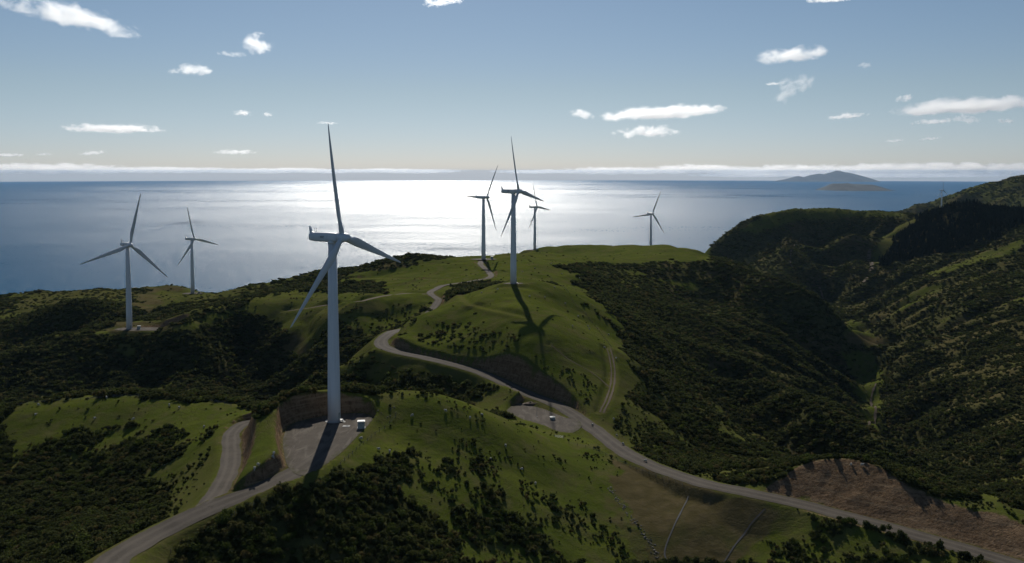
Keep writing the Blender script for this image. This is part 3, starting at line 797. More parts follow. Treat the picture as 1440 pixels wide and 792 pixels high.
HUB = 67.0
def make_turbine():
    root = empty('wind_turbine', (0, 0, 0), cat='wind turbine', group='white wind turbines on the hills')
    bm = bmesh.new()
    prof = [(2.32, -.6)]
    for z_, r_ in ((12, 2.24), (28, 2.02), (46, 1.77)):
        prof += [(r_ + .004, z_ - .12), (r_, z_ - .1), (r_ - .05, z_ - .04), (r_ - .05, z_ + .04), (r_, z_ + .1), (r_ - .004, z_ + .12)]
    lathe(bm, prof + [(1.5, 64.8)], 40)
    tower = obj('tower', bm_mesh('tower', bm, M_WHITE, True), root)
    bm = bmesh.new(); add_box(bm, (0, -2.33, 2.2), (1.0, .16, 2.1), .05); add_box(bm, (0, -2.9, .8), (1.3, 1.3, .12)); 
    for k in range(4): add_box(bm, (0, -3.6 - k * .28, .62 - k * .2), (1.1, .28, .06))
    obj('door', bm_mesh('door', bm, M_GREY), tower)
    bm = bmesh.new(); lathe(bm, [(3.3, -.5), (3.3, .12), (2.9, .2)], 40)
    obj('foundation', bm_mesh('foundation', bm, M_CONC), root)
    # nacelle along the local y axis, rotor towards -y
    bm = bmesh.new()
    R = Matrix.Rotation(math.pi / 2, 4, 'X')
    prof = [(.9, -2.6), (1.55, -2.5), (1.75, -1.5), (1.85, 1.5), (1.8, 5.5), (1.65, 8.0), (1.35, 9.4), (.5, 9.8)]
    rings = []
    for r, yy in prof:
        ring = []
        for k in range(24):
            a = 2 * math.pi * k / 24; c, s = math.cos(a), math.sin(a)
            e = .62
            x = math.copysign(abs(c) ** e, c) * r * .98; z = math.copysign(abs(s) ** e, s) * r * .95
            ring.append(bm.verts.new((x, yy, HUB + z - .05 + (yy > 5) * .02)))
        rings.append(ring)
    for a, b in zip(rings[:-1], rings[1:]):
        for k in range(24): bm.faces.new((a[k], b[k], b[(k + 1) % 24], a[(k + 1) % 24]))
    bm.faces.new(rings[0]); bm.faces.new(rings[-1][::-1])
    lathe(bm, [(1.52, 64.6), (1.6, 65.1), (1.6, 65.9)], 32)
    nac = obj('nacelle', bm_mesh('nacelle', bm, M_WHITE, True), root)
    bm = bmesh.new()
    # swept fin with instruments at the tail
    vs = []
    for sx in (-.5, .5):
        vs.append([bm.verts.new((sx * w, yy, HUB + zz)) for yy, zz, w in ((7.4, 1.3, 1), (9.5, 1.0, 1), (9.95, 3.7, .7), (9.7, 3.75, .7), (8.9, 2.0, .9))])
    bm.faces.new(vs[0]); bm.faces.new(vs[1][::-1])
    for k in range(5): bm.faces.new((vs[0][k], vs[1][k], vs[1][(k + 1) % 5], vs[0][(k + 1) % 5]))
    bmesh.ops.recalc_face_normals(bm, faces=bm.faces)
    obj('tail_fin', bm_mesh('tail_fin', bm, M_WHITE), nac)
    for sx in (-1, 1):
        bm = bmesh.new()
        for k in range(6): add_box(bm, (sx * 1.76, 3.2, HUB - .35 + k * .16), (.08, 1.7, .07))
        obj('vent', bm_mesh('vent', bm, M_DARK), nac)
    for sx in (-.5, .5):
        bm = bmesh.new(); lathe(bm, [(.05, HUB + 1.5), (.04, HUB + 2.9)], 8, Matrix.Translation((sx, 7.2, 0))); add_box(bm, (sx, 7.2, HUB + 2.9), (.3, .3, .12))
        obj('wind_sensor', bm_mesh('wind_sensor', bm, M_DARK), nac)
    # spinner
    bm = bmesh.new()
    M = Matrix.Translation((0, -2.7, HUB)) @ Matrix.Rotation(math.pi / 2, 4, 'X')
    lathe(bm, [(1.5, 0), (1.72, .35), (1.75, 1.9), (1.6, 3.1), (1.25, 4.2), (.7, 4.9), (.12, 5.2)], 28, M)
    obj('spinner', bm_mesh('spinner', bm, M_WHITE, True), root)
    b = blade_mesh()
    for k in range(3): obj('blade', b, root)
    return root

def pose(root, yaw, alpha):
    root.rotation_euler = (0, 0, rad(yaw))
    k = 0
    for ch in sorted(root.children, key=lambda o: o.name):
        if ch.name.split('.')[0] == 'blade':
            ch.location = (0, -4.3, HUB); ch.rotation_euler = Euler((0, rad(alpha + 120 * k), 0)); k += 1

def copy_tree(o, parent=None):
    c = o.copy(); COL.objects.link(c)
    if parent is not None:
        c.parent = parent; c.matrix_parent_inverse = o.matrix_parent_inverse
    for ch in o.children: copy_tree(ch, c)
    return c
TLAB = ['largest white wind turbine on the gravel pad nearest the camera', 'white wind turbine atop the grassy hill in the middle, casting a rotor shaped shadow',
        'white wind turbine on the gravel pad of the left scrub ridge', 'white wind turbine near the left cliff edge with the sea behind its tower',
        'white wind turbine where the upper gravel road ends on the crest', 'small white wind turbine just right of the hilltop turbine, partly behind its blade',
        'small white wind turbine alone on the right end of the crest', 'tiny white wind turbine far off behind the dark pine hill']
proto = make_turbine()
TURBINES = [proto] + [copy_tree(proto) for _ in range(7)]
for o, (px, py, Y, yaw, al, r), p, lab in zip(TURBINES, TURB, FEET, TLAB):
    z = PADZ1 + .05 if Y == 328 else (p[2] if Y < 3000 else float(H(p[0], p[1])))
    o.location = (p[0], p[1], z); o['label'] = lab; pose(o, yaw, al); s_ = {328: 1.03, 720: 1.035, 1110: 1.03, 630: .985}.get(Y, 1.0); o.scale = (s_, s_, s_)

# ---------------------------------------------------------------- plants
def bush_mesh(name, seed, n, m, leaf=.30, tall=1.0, lobes=5):
    r = np.random.default_rng(seed)
    bm = bmesh.new()
    L = [(r.normal(0, .38), r.normal(0, .38), .35 + .45 * r.random() * tall, .45 + .25 * r.random()) for _ in range(lobes)]
    for (lx, ly, lz, lr) in L:
        rr = bmesh.ops.create_icosphere(bm, subdivisions=1, radius=lr * .78)
        for v in rr['verts']: v.co = Vector((lx + v.co.x * (.85 + .3 * r.random()), ly + v.co.y * (.85 + .3 * r.random()), max(-.25, lz + v.co.z * (.8 + .3 * r.random()))))
    for k in range(n):
        lx, ly, lz, lr = L[k % lobes]
        d = r.normal(size=3); d /= np.linalg.norm(d); d[2] = abs(d[2]) * 1.1 - .15
        p = Vector((lx, ly, lz)) + Vector(d) * lr * (.8 + .35 * r.random())
        if p.z < -.15: continue
        s = leaf * (.55 + .8 * r.random())
        nn = (Vector(d) + Vector(r.normal(size=3)) * .5).normalized()
        t = nn.orthogonal().normalized(); t.rotate(Matrix.Rotation(r.random() * 6.28, 3, nn)); b = nn.cross(t)
        bm.faces.new([bm.verts.new(p + t * s * a + b * s * c * .7 + nn * e) for a, c, e in ((-.5, -.3, 0), (.15, -.5, .03), (.6, 0, -.04), (.1, .5, .03))])
    return bm_mesh(name, bm, m)

def conifer_mesh(name, seed, m, tiers=7):
    r = np.random.default_rng(seed); bm = bmesh.new()
    lathe(bm, [(.022, -.05), (.016, .5), (.004, .97)], 6)
    for t in range(tiers):
        z = .12 + .84 * t / tiers; rad_ = .24 * (1 - t / tiers) ** .8 + .03
        k = 9
        for i in range(k):
            a = 6.283 * (i + r.random() * .8) / k; q = rad_ * (.7 + .5 * r.random()); dz = .05 + .05 * r.random()
            c, s = math.cos(a), math.sin(a); w = .45 * q
            bm.faces.new([bm.verts.new(v) for v in ((0, 0, z + .09), (c * q * .6 - s * w, s * q * .6 + c * w, z), (c * q, s * q, z - dz), (c * q * .6 + s * w, s * q * .6 - c * w, z))])
    return bm_mesh(name, bm, m)

def tuft_mesh(name, seed, m, k=9):
    r = np.random.default_rng(seed); bm = bmesh.new()
    for i in range(k):
        a = 6.283 * r.random(); c, s = math.cos(a), math.sin(a); b = .12 + .1 * r.random(); o = .5 * r.random(); h = .7 + .5 * r.random()
        bm.faces.new([bm.verts.new(v) for v in ((-s * b, c * b, -.1), (s * b, -c * b, -.1), (s * b * .6 + c * o * .6, -c * b * .6 + s * o * .6, h * .7), (c * o, s * o, h), (-s * b * .6 + c * o * .6, c * b * .6 + s * o * .6, h * .7))])
    return bm_mesh(name, bm, m)

def seen(x, y, margin):
    """is a spot of land open to view from the photograph's side (with a margin in metres)?"""
    x = np.asarray(x); y = np.asarray(y); z = H(x, y) + margin
    ok = np.ones(len(x), bool)
    for t in np.linspace(.25, .985, 90):
        ok &= CAMZ + (z - CAMZ) * t > H(x * t, y * t)
    return ok

def scatter(y0, y1, area, rlo, rhi, margin, field, side=None, seed=1):
    r = np.random.default_rng(seed)
    xa = -(y1 * .67 + 62); xb = y1 * .67 + 62
    nn = int((xb - xa) * (y1 - y0) / area)
    x = xa + (xb - xa) * r.random(nn); y = y0 + (y1 - y0) * r.random(nn)
    k = (np.abs(x) < y * .66 + 60)
    x, y = x[k], y[k]
    k = r.random(len(x)) < field(x, y) ** 1.15
    x, y = x[k], y[k]
    k = seen(x, y, margin); x, y = x[k], y[k]
    h = H(x, y); k = h > 4; x, y, h = x[k], y[k], h[k]
    cl = fbm(x / 18, y / 18, 3, 91)
    s = (rlo + (rhi - rlo) * r.random(len(x)) ** 1.6) * (.65 + .7 * cl) * (.40 + .78 * sample(SCR, x, y))
    return np.c_[x, y, h - .06 * s, s]

def stuff(name, pts, meshes, label, seed=1, squash=(.75, 1.25)):
    """one scattered mass: a point cloud that carries its plants through geometry nodes"""
    r = np.random.default_rng(seed); n_ = len(pts)
    me = bpy.data.meshes.new(name); me.vertices.add(n_); me.vertices.foreach_set('co', pts[:, :3].astype(np.float32).ravel())
    sc = np.c_[pts[:, 3], pts[:, 3], pts[:, 3] * (squash[0] + (squash[1] - squash[0]) * r.random(n_))].astype(np.float32)
    ro = np.c_[r.normal(0, .12, n_), r.normal(0, .12, n_), r.random(n_) * 6.283].astype(np.float32)
    a = me.attributes.new('scl', 'FLOAT_VECTOR', 'POINT'); a.data.foreach_set('vector', sc.ravel())
    a = me.attributes.new('rot', 'FLOAT_VECTOR', 'POINT'); a.data.foreach_set('vector', ro.ravel())
    a = me.attributes.new('pick', 'INT', 'POINT'); a.data.foreach_set('value', r.integers(0, len(meshes), n_).astype(np.int32))
    c = bpy.data.collections.new(name + '_kinds')
    for q in meshes: c.objects.link(bpy.data.objects.new(q.name, q))
    g = bpy.data.node_groups.new(name, 'GeometryNodeTree')
    g.interface.new_socket('Geometry', in_out='INPUT', socket_type='NodeSocketGeometry'); g.interface.new_socket('Geometry', in_out='OUTPUT', socket_type='NodeSocketGeometry')
    nd = g.nodes; lk = g.links
    gi = nd.new('NodeGroupInput'); go = nd.new('NodeGroupOutput')
    ci = nd.new('GeometryNodeCollectionInfo'); ci.inputs['Collection'].default_value = c; ci.inputs['Separate Children'].default_value = True; ci.inputs['Reset Children'].default_value = True
    ip = nd.new('GeometryNodeInstanceOnPoints'); ip.inputs['Pick Instance'].default_value = True
    def at(nm, ty):
        q = nd.new('GeometryNodeInputNamedAttribute'); q.data_type = ty; q.inputs['Name'].default_value = nm
        return q.outputs['Attribute']
    lk.new(gi.outputs[0], ip.inputs['Points']); lk.new(ci.outputs[0], ip.inputs['Instance']); lk.new(at('pick', 'INT'), ip.inputs['Instance Index'])
    lk.new(at('rot', 'FLOAT_VECTOR'), ip.inputs['Rotation']); lk.new(at('scl', 'FLOAT_VECTOR'), ip.inputs['Scale']); lk.new(ip.outputs[0], go.inputs[0])
    o = obj(name, me, kind='stuff', label=label)
    o.modifiers.new('plants', 'NODES').node_group = g
    return o

NEAR = [bush_mesh('shrub', s, 170, M_BUSH, .30, 1 + .3 * (s % 2)) for s in range(1, 5)] + [bush_mesh('shrub', 9, 170, M_BUSHG, .28, .8)]
MIDB = [bush_mesh('shrub', 20 + s, 70, M_BUSH, .42, 1.0) for s in range(4)] + [bush_mesh('shrub', 29, 70, M_BUSHG, .42, .9)]
FARB = [bush_mesh('shrub', 40 + s, 34, M_BUSH, .55, .9, 4) for s in range(4)] + [bush_mesh('shrub', 49, 34, M_BUSHG, .55, .8, 4)]
scr = lambda x, y: sample(SCR, x, y)
near = scatter(205, 480, 1.7, .5, 1.6, 4, scr, seed=1)
mid = scatter(480, 900, 5.0, .9, 2.4, 5, scr, seed=2)
far_ = scatter(900, 1600, 13, 1.4, 3.2, 8, scr, seed=3)
vfar = scatter(1600, 2250, 26, 1.8, 3.6, 10, scr, seed=4)
vvfar = scatter(2250, 3700, 60, 2.5, 5.0, 12, lambda x, y: scr(x, y) * (x > 1000) * .8, seed=9)
# single shrubs that stand apart on the grass faces: each one an object of its own
px, py = project(near[:, 0], near[:, 1], near[:, 2])
lone = (sample(SCR, near[:, 0], near[:, 1]) < .5) & (px > 8) & (px < 1432) & (py < 786) & seen(near[:, 0], near[:, 1], .5)
rank = np.argsort(-(near[:, 3] / near[:, 1]) * lone)[:290]
rank = rank[lone[rank]]
for k in rank:
    x, y, z, s = near[k]
    o = obj('shrub', NEAR[int(k) % 5]); o.location = (x, y, z); o.scale = (s * .9, s * .9, s * (.9 + .5 * random.random())); o.rotation_euler = (random.gauss(0, .08), random.gauss(0, .08), random.random() * 6.28)
    if py[k] < 640 and px[k] < 345: tag(o, 'small dark shrub dotting the lower edge of the left grassy hump', 'shrub', 'shrubs on the left grassy hump')
    elif px[k] > 1000: tag(o, 'dark shrub among the grass below the lower road', 'shrub', 'shrubs below the lower road')
    else: tag(o, 'dark rounded shrub dotting the grassy face of the nearest hill', 'shrub', 'shrubs on the nearest hill')
keep = np.ones(len(near), bool); keep[rank] = False
stuff('scrub', np.vstack([near[keep]]), NEAR, 'dense dark coastal scrub covering the near slopes', 1)
stuff('scrub', mid, MIDB, 'dense dark scrub covering the middle slopes', 2, (.55, .95))
stuff('scrub', np.vstack([far_, vfar, vvfar]), FARB, 'dark scrub covering the far hillsides', 3, (.32, .62))
print('bushes', len(near), len(mid), len(far_), len(vfar))
# pines on the dark hill
pin = scatter(1380, 1880, 26, 6, 10.5, 12, lambda x, y: sample(PINE, x, y) * .95, seed=5)
pin[:, 3] = 9 + 6 * RNG.random(len(pin))
stuff('pine_forest', pin, [conifer_mesh('pine', 60 + s, M_PINE) for s in range(4)], 'dark pine plantation covering the far right hill', 5)
# tussocks in the pasture
tuf = scatter(205, 400, 1.6, .25, .55, 1, lambda x, y: np.clip(sample(GRA, x, y) - .35, 0, 1) * .8 * (sample(FLAT, x, y) < .5) * smooth(.42, .6, fbm(x / 9, y / 9, 3, 95)), seed=6)
tuf2 = scatter(400, 700, 7, .4, .8, 1, lambda x, y: np.clip(sample(GRA, x, y) - .35, 0, 1) * .8 * (sample(FLAT, x, y) < .5) * smooth(.45, .62, fbm(x / 12, y / 12, 3, 96)), seed=7)
TUFTS = [tuft_mesh('tussock', 80 + s, M_TUFT) for s in range(4)]
stuff('tussock_grass', np.vstack([tuf, tuf2]), TUFTS, 'rough tussock grass in the pastures', 6)

# ---------------------------------------------------------------- stones and drains on the fill slope
def stone_mesh(seed):
    r = np.random.default_rng(seed); bm = bmesh.new(); bmesh.ops.create_icosphere(bm, subdivisions=1, radius=.5)
    for v in bm.verts: v.co *= .7 + .5 * r.random()
    return bm_mesh('stone', bm, M_STONE)
gl = [hit(a, b) for a, b in ((858,688),(872,706),(885,724),(898,742),(912,762),(926,786))]
st = []
for a, b in zip(gl[:-1], gl[1:]):
    for k in range(34):
        t = random.random(); x = a[0] + (b[0] - a[0]) * t + random.gauss(0, .8); y = a[1] + (b[1] - a[1]) * t + random.gauss(0, .9)
        st.append((x, y, float(H(x, y)) + .05, .25 + .6 * random.random() ** 2))
for c, n_, sp in (((524,588), 26, 1.6), ((795,571), 14, 2.0), ((545,574), 16, 2.2), ((880,612), 18, 4.0)):
    q = hit(*c)
    for k in range(n_):
        x = q[0] + random.gauss(0, sp); y = q[1] + random.gauss(0, sp); st.append((x, y, float(H(x, y)) + .05, .2 + .5 * random.random() ** 2))
stuff('stones', np.array(st), [stone_mesh(s) for s in range(4)], 'loose pale stones in the gully and beside the gravel', 8, (.5, .9))
for pts in ([(968,699),(958,720),(946,745),(937,768),(935,780),(940,797)], [(1076,716),(1056,738),(1036,764),(1015,797)]):
    ribbon('path', np.array(hits(pts)), .32, M_DRAIN, .12, 'narrow rock lined drain down the brown fill slope', wob=.2, drape=True, ncross=4)
for pts, w in (([(1226,352),(1222,362),(1226,378),(1220,390),(1214,398)], 3.5), ([(1126,335),(1118,345),(1112,360),(1113,374),(1117,380)], 1.6), ([(1152,404),(1155,412),(1159,424)], 2.0), ([(1232,540),(1225,565),(1231,582),(1222,600)], 1.0), ([(1200,600),(1212,612),(1232,626),(1243,640)], 1.0)):
    ribbon('path', np.array(hits(pts, y0=600)), w, M_TRACK, .5, 'pale earth track far off in the valley', wob=.8, drape=True, ncross=5)

# ---------------------------------------------------------------- sheep
def sheep_mesh(graze, seed):
    vs = [(-.48, 0, .74, .20), (-.30, 0, .72, .31), (.05, 0, .70, .34), (.36, 0, .72, .29)]
    neck = [(.56, 0, .66, .17), (.72, 0, .40, .12), (.80, 0, .22, .095), (.90, 0, .10, .06)] if graze else [(.54, 0, .86, .18), (.66, 0, 1.0, .13), (.78, 0, .98, .10), (.90, 0, .92, .06)]
    vs += neck; ed = [(i, i + 1) for i in range(7)]
    for bx, base in ((-.34, 1), (.34, 3)):
        for sy in (-1, 1):
            k = len(vs); vs += [(bx, sy * .15, .44, .10), (bx + .02, sy * .15, .2, .05), (bx + .01, sy * .15, .0, .045)]
            ed += [(base, k), (k, k + 1), (k + 1, k + 2)]
    h = 6
    for sy in (-1, 1):
        k = len(vs); x, _, z, _ = vs[5]; vs.append((x + .02, sy * .17, z + .04, .035)); ed.append((5, k))
    me = bpy.data.meshes.new('sheep'); me.from_pydata([v[:3] for v in vs], ed, [])
    o = bpy.data.objects.new('sheep', me); COL.objects.link(o)
    o.modifiers.new('skin', 'SKIN'); sub = o.modifiers.new('sub', 'SUBSURF'); sub.levels = 1; sub.render_levels = 1
    for i, v in enumerate(vs):
        me.skin_vertices[0].data[i].radius = (v[3], v[3])
    me.skin_vertices[0].data[2].use_root = True
    dg = bpy.context.evaluated_depsgraph_get()
    out = bpy.data.meshes.new_from_object(o.evaluated_get(dg)); out.name = 'sheep'
    bpy.data.objects.remove(o); bpy.data.meshes.remove(me)
    out.materials.clear(); out.materials.append(M_WOOL); out.materials.append(M_FACE)
    for p in out.polygons:
        p.use_smooth = True
        if p.center.z < .36 and abs(p.center.y) > .05 and p.center.x < .55 or p.center.x > .66: p.material_index = 1
    return out
SHEEP = [sheep_mesh(True, 0), sheep_mesh(False, 1)]
ORD = ['', 'second ', 'third ', 'fourth ', 'fifth ', 'sixth ', 'seventh ', 'eighth ', 'ninth ', 'tenth ', 'eleventh ', 'twelfth ']
FLOCK = {
 'on the grassy hump at left': [(7,572),(50,585),(54,571),(133,590),(150,561),(188,591),(238,571),(252,575),(287,602)],
 'on the knoll between the two gravel roads': [(358,662),(363,656),(384,646),(385,640)],
 'on the grassy top of the nearest hill': [(508,619),(533,634),(548,637),(580,586),(627,580),(661,589),(678,585)],
 'among shrubs on the nearest hill face': [(711,629),(734,662),(753,682),(690,648)],
 'on the verge beyond the gravel road': [(833,599),(863,591),(867,614),(876,626),(903,633),(908,650),(922,647)],
 'high on the second hill': [(655,411),(677,413),(700,408),(745,418),(766,419),(780,405)],
 'on the second hill near its right edge': [(795,428),(805,460),(813,446),(827,460),(829,464),(850,490),(856,472),(877,492),(866,505)],
 'on top of the lower right mound': [(1197,656),(1212,656)],
 'on the crest pasture behind the second hill': [(735,383),(752,378),(775,372),(815,392),(790,386)],
}
for where, pts in FLOCK.items():
    pts = sorted(pts)
    for i, q in enumerate(pts):
        p = hit(*q)
        o = obj('sheep', SHEEP[i % 3 == 1]); o.location = p; o.rotation_euler = (0, 0, random.random() * 6.28); s = .95 + .2 * random.random(); o.scale = (s, s, s)
        lab = ('leftmost' if i == 0 else 'rightmost' if i == len(pts) - 1 else ORD[i] .strip() + ' from left') 
        tag(o, f'white sheep {where}, {lab} of the {len(pts)}' if len(pts) > 2 else f'white sheep {where}, {"left" if i == 0 else "right"} one of two', 'sheep', 'sheep ' + where)

# ---------------------------------------------------------------- fences, cabinets and small things
def fence(name, pxs, label, gap=4.0, hgt=1.15, off=0):
    w = np.array([hit(*q) for q in pxs]); pl = spline(w, gap)
    root = empty(name, (pl[0][0], pl[0][1], float(H(pl[0][0], pl[0][1]))), label=label, cat='fence')
    b = Vector(root.location); pts = []
    d = np.r_[0, np.cumsum(np.linalg.norm(np.diff(pl[:, :2], axis=0), axis=1))]
    nn = max(3, int(d[-1] / gap)); t = np.linspace(0, d[-1], nn)
    X = np.interp(t, d, pl[:, 0]); Y = np.interp(t, d, pl[:, 1])
    bm = bmesh.new(); lathe(bm, [(.085, -.35), (.08, hgt - .03), (.05, hgt)], 7)
    pm = bm_mesh('post', bm, M_WOOD)
    for x, y in list(zip(X, Y))[:98]:
        o = obj('post', pm, root); o.location = Vector((x, y, float(H(x, y)))) - b; o.rotation_euler = (random.gauss(0, .03), random.gauss(0, .03), 0)
        pts.append(Vector(o.location))
    bm = bmesh.new()
    for hh in (.25, .5, .75, 1.0):
        for a, c in zip(pts[:-1], pts[1:]):
            v = []
            for p in (a, c):
                for dy, dz in ((0, .02), (.02, -.01), (-.02, -.01)): v.append(bm.verts.new(p + Vector((0, dy, hh + dz))))
            for k in range(3): bm.faces.new((v[k], v[(k + 1) % 3], v[3 + (k + 1) % 3], v[3 + k]))
    obj('wire', bm_mesh('wire', bm, M_WIRE), root)
    return root
fence('fence', [(12,574),(80,564.5),(180,558.5),(260,561),(325,571)], 'post and wire fence along the crest of the left grassy hump')
fence('fence', [(556,588),(536,606),(515,622),(490,644),(470,664),(446,682)], 'post and wire fence curving round the nearest turbine pad')
fence('fence', [(800,624),(830,631),(868,648),(915,668),(960,684)], 'post and wire fence beside the road above the brown slope', 3.4)
fence('fence', [(398,694),(350,714),(295,746),(240,778)], 'post and wire fence beside the gravel road at lower left')
fence('fence', [(775,392),(800,412),(822,440),(845,470),(862,498)], 'post and wire fence over the right shoulder of the second hill', 5)

def gate():
    p = hit(786, 616); root = empty('farm_gate', p, rad(-18), label='pale metal farm gate at the edge of the saddle hardstand', cat='gate')
    bm = bmesh.new()
    for zz in (.25, .45, .65, .9, 1.15): add_box(bm, (0, 0, zz), (4.0, .05, .05))
    for xx in (-2, 0, 2): add_box(bm, (xx, .052, .7), (.05, .05, .95))
    obj('gate_frame', bm_mesh('gate_frame', bm, M_ROOF), root)
    for xx in (-2.2, 2.2):
        bm = bmesh.new(); lathe(bm, [(.12, -.4), (.12, 1.4), (.06, 1.45)], 8); o = obj('post', bm_mesh('post', bm, M_WOOD), root); o.location = (xx, 0, 0)
gate()

def cabinet(label, p, rz, s=1.0):
    root = empty('transformer_cabinet', p, rz, label=label, cat='cabinet', group='cabinets beside the turbines')
    root.scale = (s, s, s)
    bm = bmesh.new(); add_box(bm, (0, 0, .02), (2.9, 2.5, .34), .03); obj('plinth', bm_mesh('plinth', bm, M_CONC), root)
    bm = bmesh.new(); add_box(bm, (0, 0, 1.31), (2.5, 2.1, 2.24), .03); b = obj('body', bm_mesh('body', bm, M_GREY), root)
    bm = bmesh.new(); add_box(bm, (0, 0, 2.52), (2.8, 2.4, .16), .04); add_box(bm, (0, 0, 2.64), (2.3, 1.9, .1), .03); obj('roof', bm_mesh('roof', bm, M_ROOF), root)
    for sx in (-.58, .58):
        bm = bmesh.new(); add_box(bm, (sx, -1.07, 1.3), (1.08, .05, 1.95), .015); d = obj('door', bm_mesh('door', bm, M_GREY), root)
        bm = bmesh.new(); add_box(bm, (sx * .25, -1.12, 1.25), (.06, .06, .3), .01); obj('handle', bm_mesh('handle', bm, M_DARK), d)
        bm = bmesh.new()
        for k in range(5): add_box(bm, (sx, -1.105, 1.75 + k * .08), (.7, .03, .035))
        obj('louvre', bm_mesh('louvre', bm, M_DARK), d)
    return root
q = on_plane(508, 602, PADZ1); cabinet('grey cabinet with white roof at right of the nearest turbine base', (q[0], q[1], PADZ1 + .05), rad(8), 1.0)
q = FEET[2]; cabinet('grey cabinet beside the foot of the turbine on the left scrub ridge', (q[0] + 8.2, q[1] - 1, q[2] + .3), rad(10))
q = FEET[3]; cabinet('grey cabinet beside the foot of the turbine by left cliff edge', (q[0] + 8.5, q[1] - 1, q[2] + .3), rad(5))
q = FEET[4]; cabinet('grey cabinet beside the turbine where the upper road ends', (q[0] + 9, q[1] + 1, q[2] + .35), rad(-5))

def trough():
    q = on_plane(777, 590, Z2); root = empty('water_tank', (q[0], q[1], Z2 + .05), rad(12), label='low grey tank with pale lid standing on the saddle hardstand', cat='tank')
    bm = bmesh.new(); lathe(bm, [(1.25, 0), (1.3, .1), (1.3, 1.1), (1.22, 1.2)], 24); obj('body', bm_mesh('body', bm, M_GREY, False), root)
    bm = bmesh.new(); lathe(bm, [(1.36, 1.2), (1.36, 1.3), (.6, 1.5), (.2, 1.56)], 24); obj('lid', bm_mesh('lid', bm, M_GREY), root)
trough()
def mast():
    q = on_plane(755, 586, Z2); root = empty('marker_mast', (q[0], q[1], Z2 + .05), 0, label='thin pale mast standing alone on the saddle hardstand', cat='mast')
    bm = bmesh.new(); lathe(bm, [(.09, 0), (.05, 5.6)], 8); obj('pole', bm_mesh('pole', bm, M_WIRE), root)
    bm = bmesh.new(); add_box(bm, (0, 0, .05), (.6, .6, .2), .03); obj('base', bm_mesh('base', bm, M_CONC), root)
mast()
def heap():
    a = hit(751, 566); r = np.random.default_rng(4)
    U = np.linspace(-1, 1, 41); VV = np.linspace(-1, 1, 21); X, Y = np.meshgrid(U, VV)
    hh = np.clip(1 - X ** 2 - Y ** 2, 0, 1) ** .6 * (1.0 + 1.3 * fbm(X * 4 + 3, Y * 3, 4, 6)) - .15
    o = obj('earth_heap', mesh_np('earth_heap', np.stack([X * 7, Y * 2.6, hh], -1).reshape(-1, 3), grid_faces(*X.shape), [M_EARTH]), label='brown earth heap at the back of the saddle hardstand', cat='earth heap')
    o.location = (a[0], a[1], Z2); o.rotation_euler = (0, 0, rad(-6))
M_EARTH = plain('earth', (.10, .068, .042), .95)
heap()
q = on_plane(487, 600, PADZ1); bm = bmesh.new(); add_box(bm, (0, 0, .08), (2.6, 2.0, .24), .05); add_box(bm, (.3, .2, .24), (.9, .7, .2), .04)
o = obj('concrete_slab', bm_mesh('concrete_slab', bm, M_CONC), label='small pale concrete slab in front of the nearest turbine base', cat='slab'); o.location = (q[0], q[1], PADZ1 + .05)
# ---------------------------------------------------------------- sun, sky, air, camera
SUN_AZ, SUN_EL = -5.2, 32.5
sd = Vector((math.sin(rad(SUN_AZ)) * math.cos(rad(SUN_EL)), math.cos(rad(SUN_AZ)) * math.cos(rad(SUN_EL)), math.sin(rad(SUN_EL))))
L = bpy.data.lights.new('sun', 'SUN'); L.energy = 3.8; L.angle = rad(.53); L.color = (1, .95, .86)
lo = link(bpy.data.objects.new('sun', L)); lo.rotation_euler = (-sd).to_track_quat('-Z', 'Y').to_euler(); lo.location = sd * 3000
W = bpy.data.worlds.new('World'); SC.world = W; W.use_nodes = True
nt = W.node_tree; nt.nodes.clear(); n = N(nt)
sky = n('ShaderNodeTexSky', sky_type='NISHITA', sun_disc=False, sun_elevation=rad(SUN_EL), sun_rotation=rad(SUN_AZ), altitude=330, air_density=1.0, dust_density=.15, ozone_density=2.5)
zc = n('ShaderNodeSeparateXYZ', {0: n('ShaderNodeTexCoord').outputs['Generated']}).outputs[2]
tint = n.mix(n.ramp(zc, 0.0, .1), (.87, .97, 1.34), (.96, .955, 1.01)); tint = n.mix(n.ramp(zc, .1, .2), tint, (.985, .985, 1.0))
air_ = n('ShaderNodeMix', {0: 1.0, 6: sky.outputs[0], 7: tint}, data_type='RGBA', blend_type='MULTIPLY').outputs[2]
bg = n('ShaderNodeBackground', {'Color': air_, 'Strength': .054})
o = nt.nodes.new('ShaderNodeOutputWorld'); nt.links.new(bg.outputs[0], o.inputs[0])

def haze():
    bm = bmesh.new(); add_box(bm, (0, 0, (400 - 364) / 2), (137000, 137000, 764))
    m, nt = mat('air'); n = N(nt)
    v = n('ShaderNodeVolumePrincipled', {'Color': (.46, .70, 1, 1), 'Density': 1.0e-5, 'Anisotropy': .15}).outputs[0]
    n.out(vol=v)
    return obj('haze', bm_mesh('haze', bm, m), kind='stuff', label='thin blue sea air')
if HAZE: haze()

cam = bpy.data.cameras.new('camera'); cam.sensor_width = 36; cam.lens = 36 * F / 1440; cam.clip_start = 1; cam.clip_end = 200000
co = link(bpy.data.objects.new('camera', cam)); co.location = (0, 0, CAMZ); co.rotation_euler = (math.pi / 2 - PITCH, 0, 0); cam.shift_y = -(396.0 - CY) / 1440
SC.camera = co
SC.view_settings.view_transform = 'Standard'; SC.view_settings.look = 'None'; SC.view_settings.exposure = 0; SC.view_settings.gamma = 1
SC.view_settings.use_curve_mapping = False
cy = SC.cycles
cy.max_bounces = 8; cy.diffuse_bounces = 2; cy.glossy_bounces = 2; cy.transmission_bounces = 2; cy.transparent_max_bounces = 8; cy.volume_bounces = 6
cy.use_denoising = True; cy.sample_clamp_indirect = 4

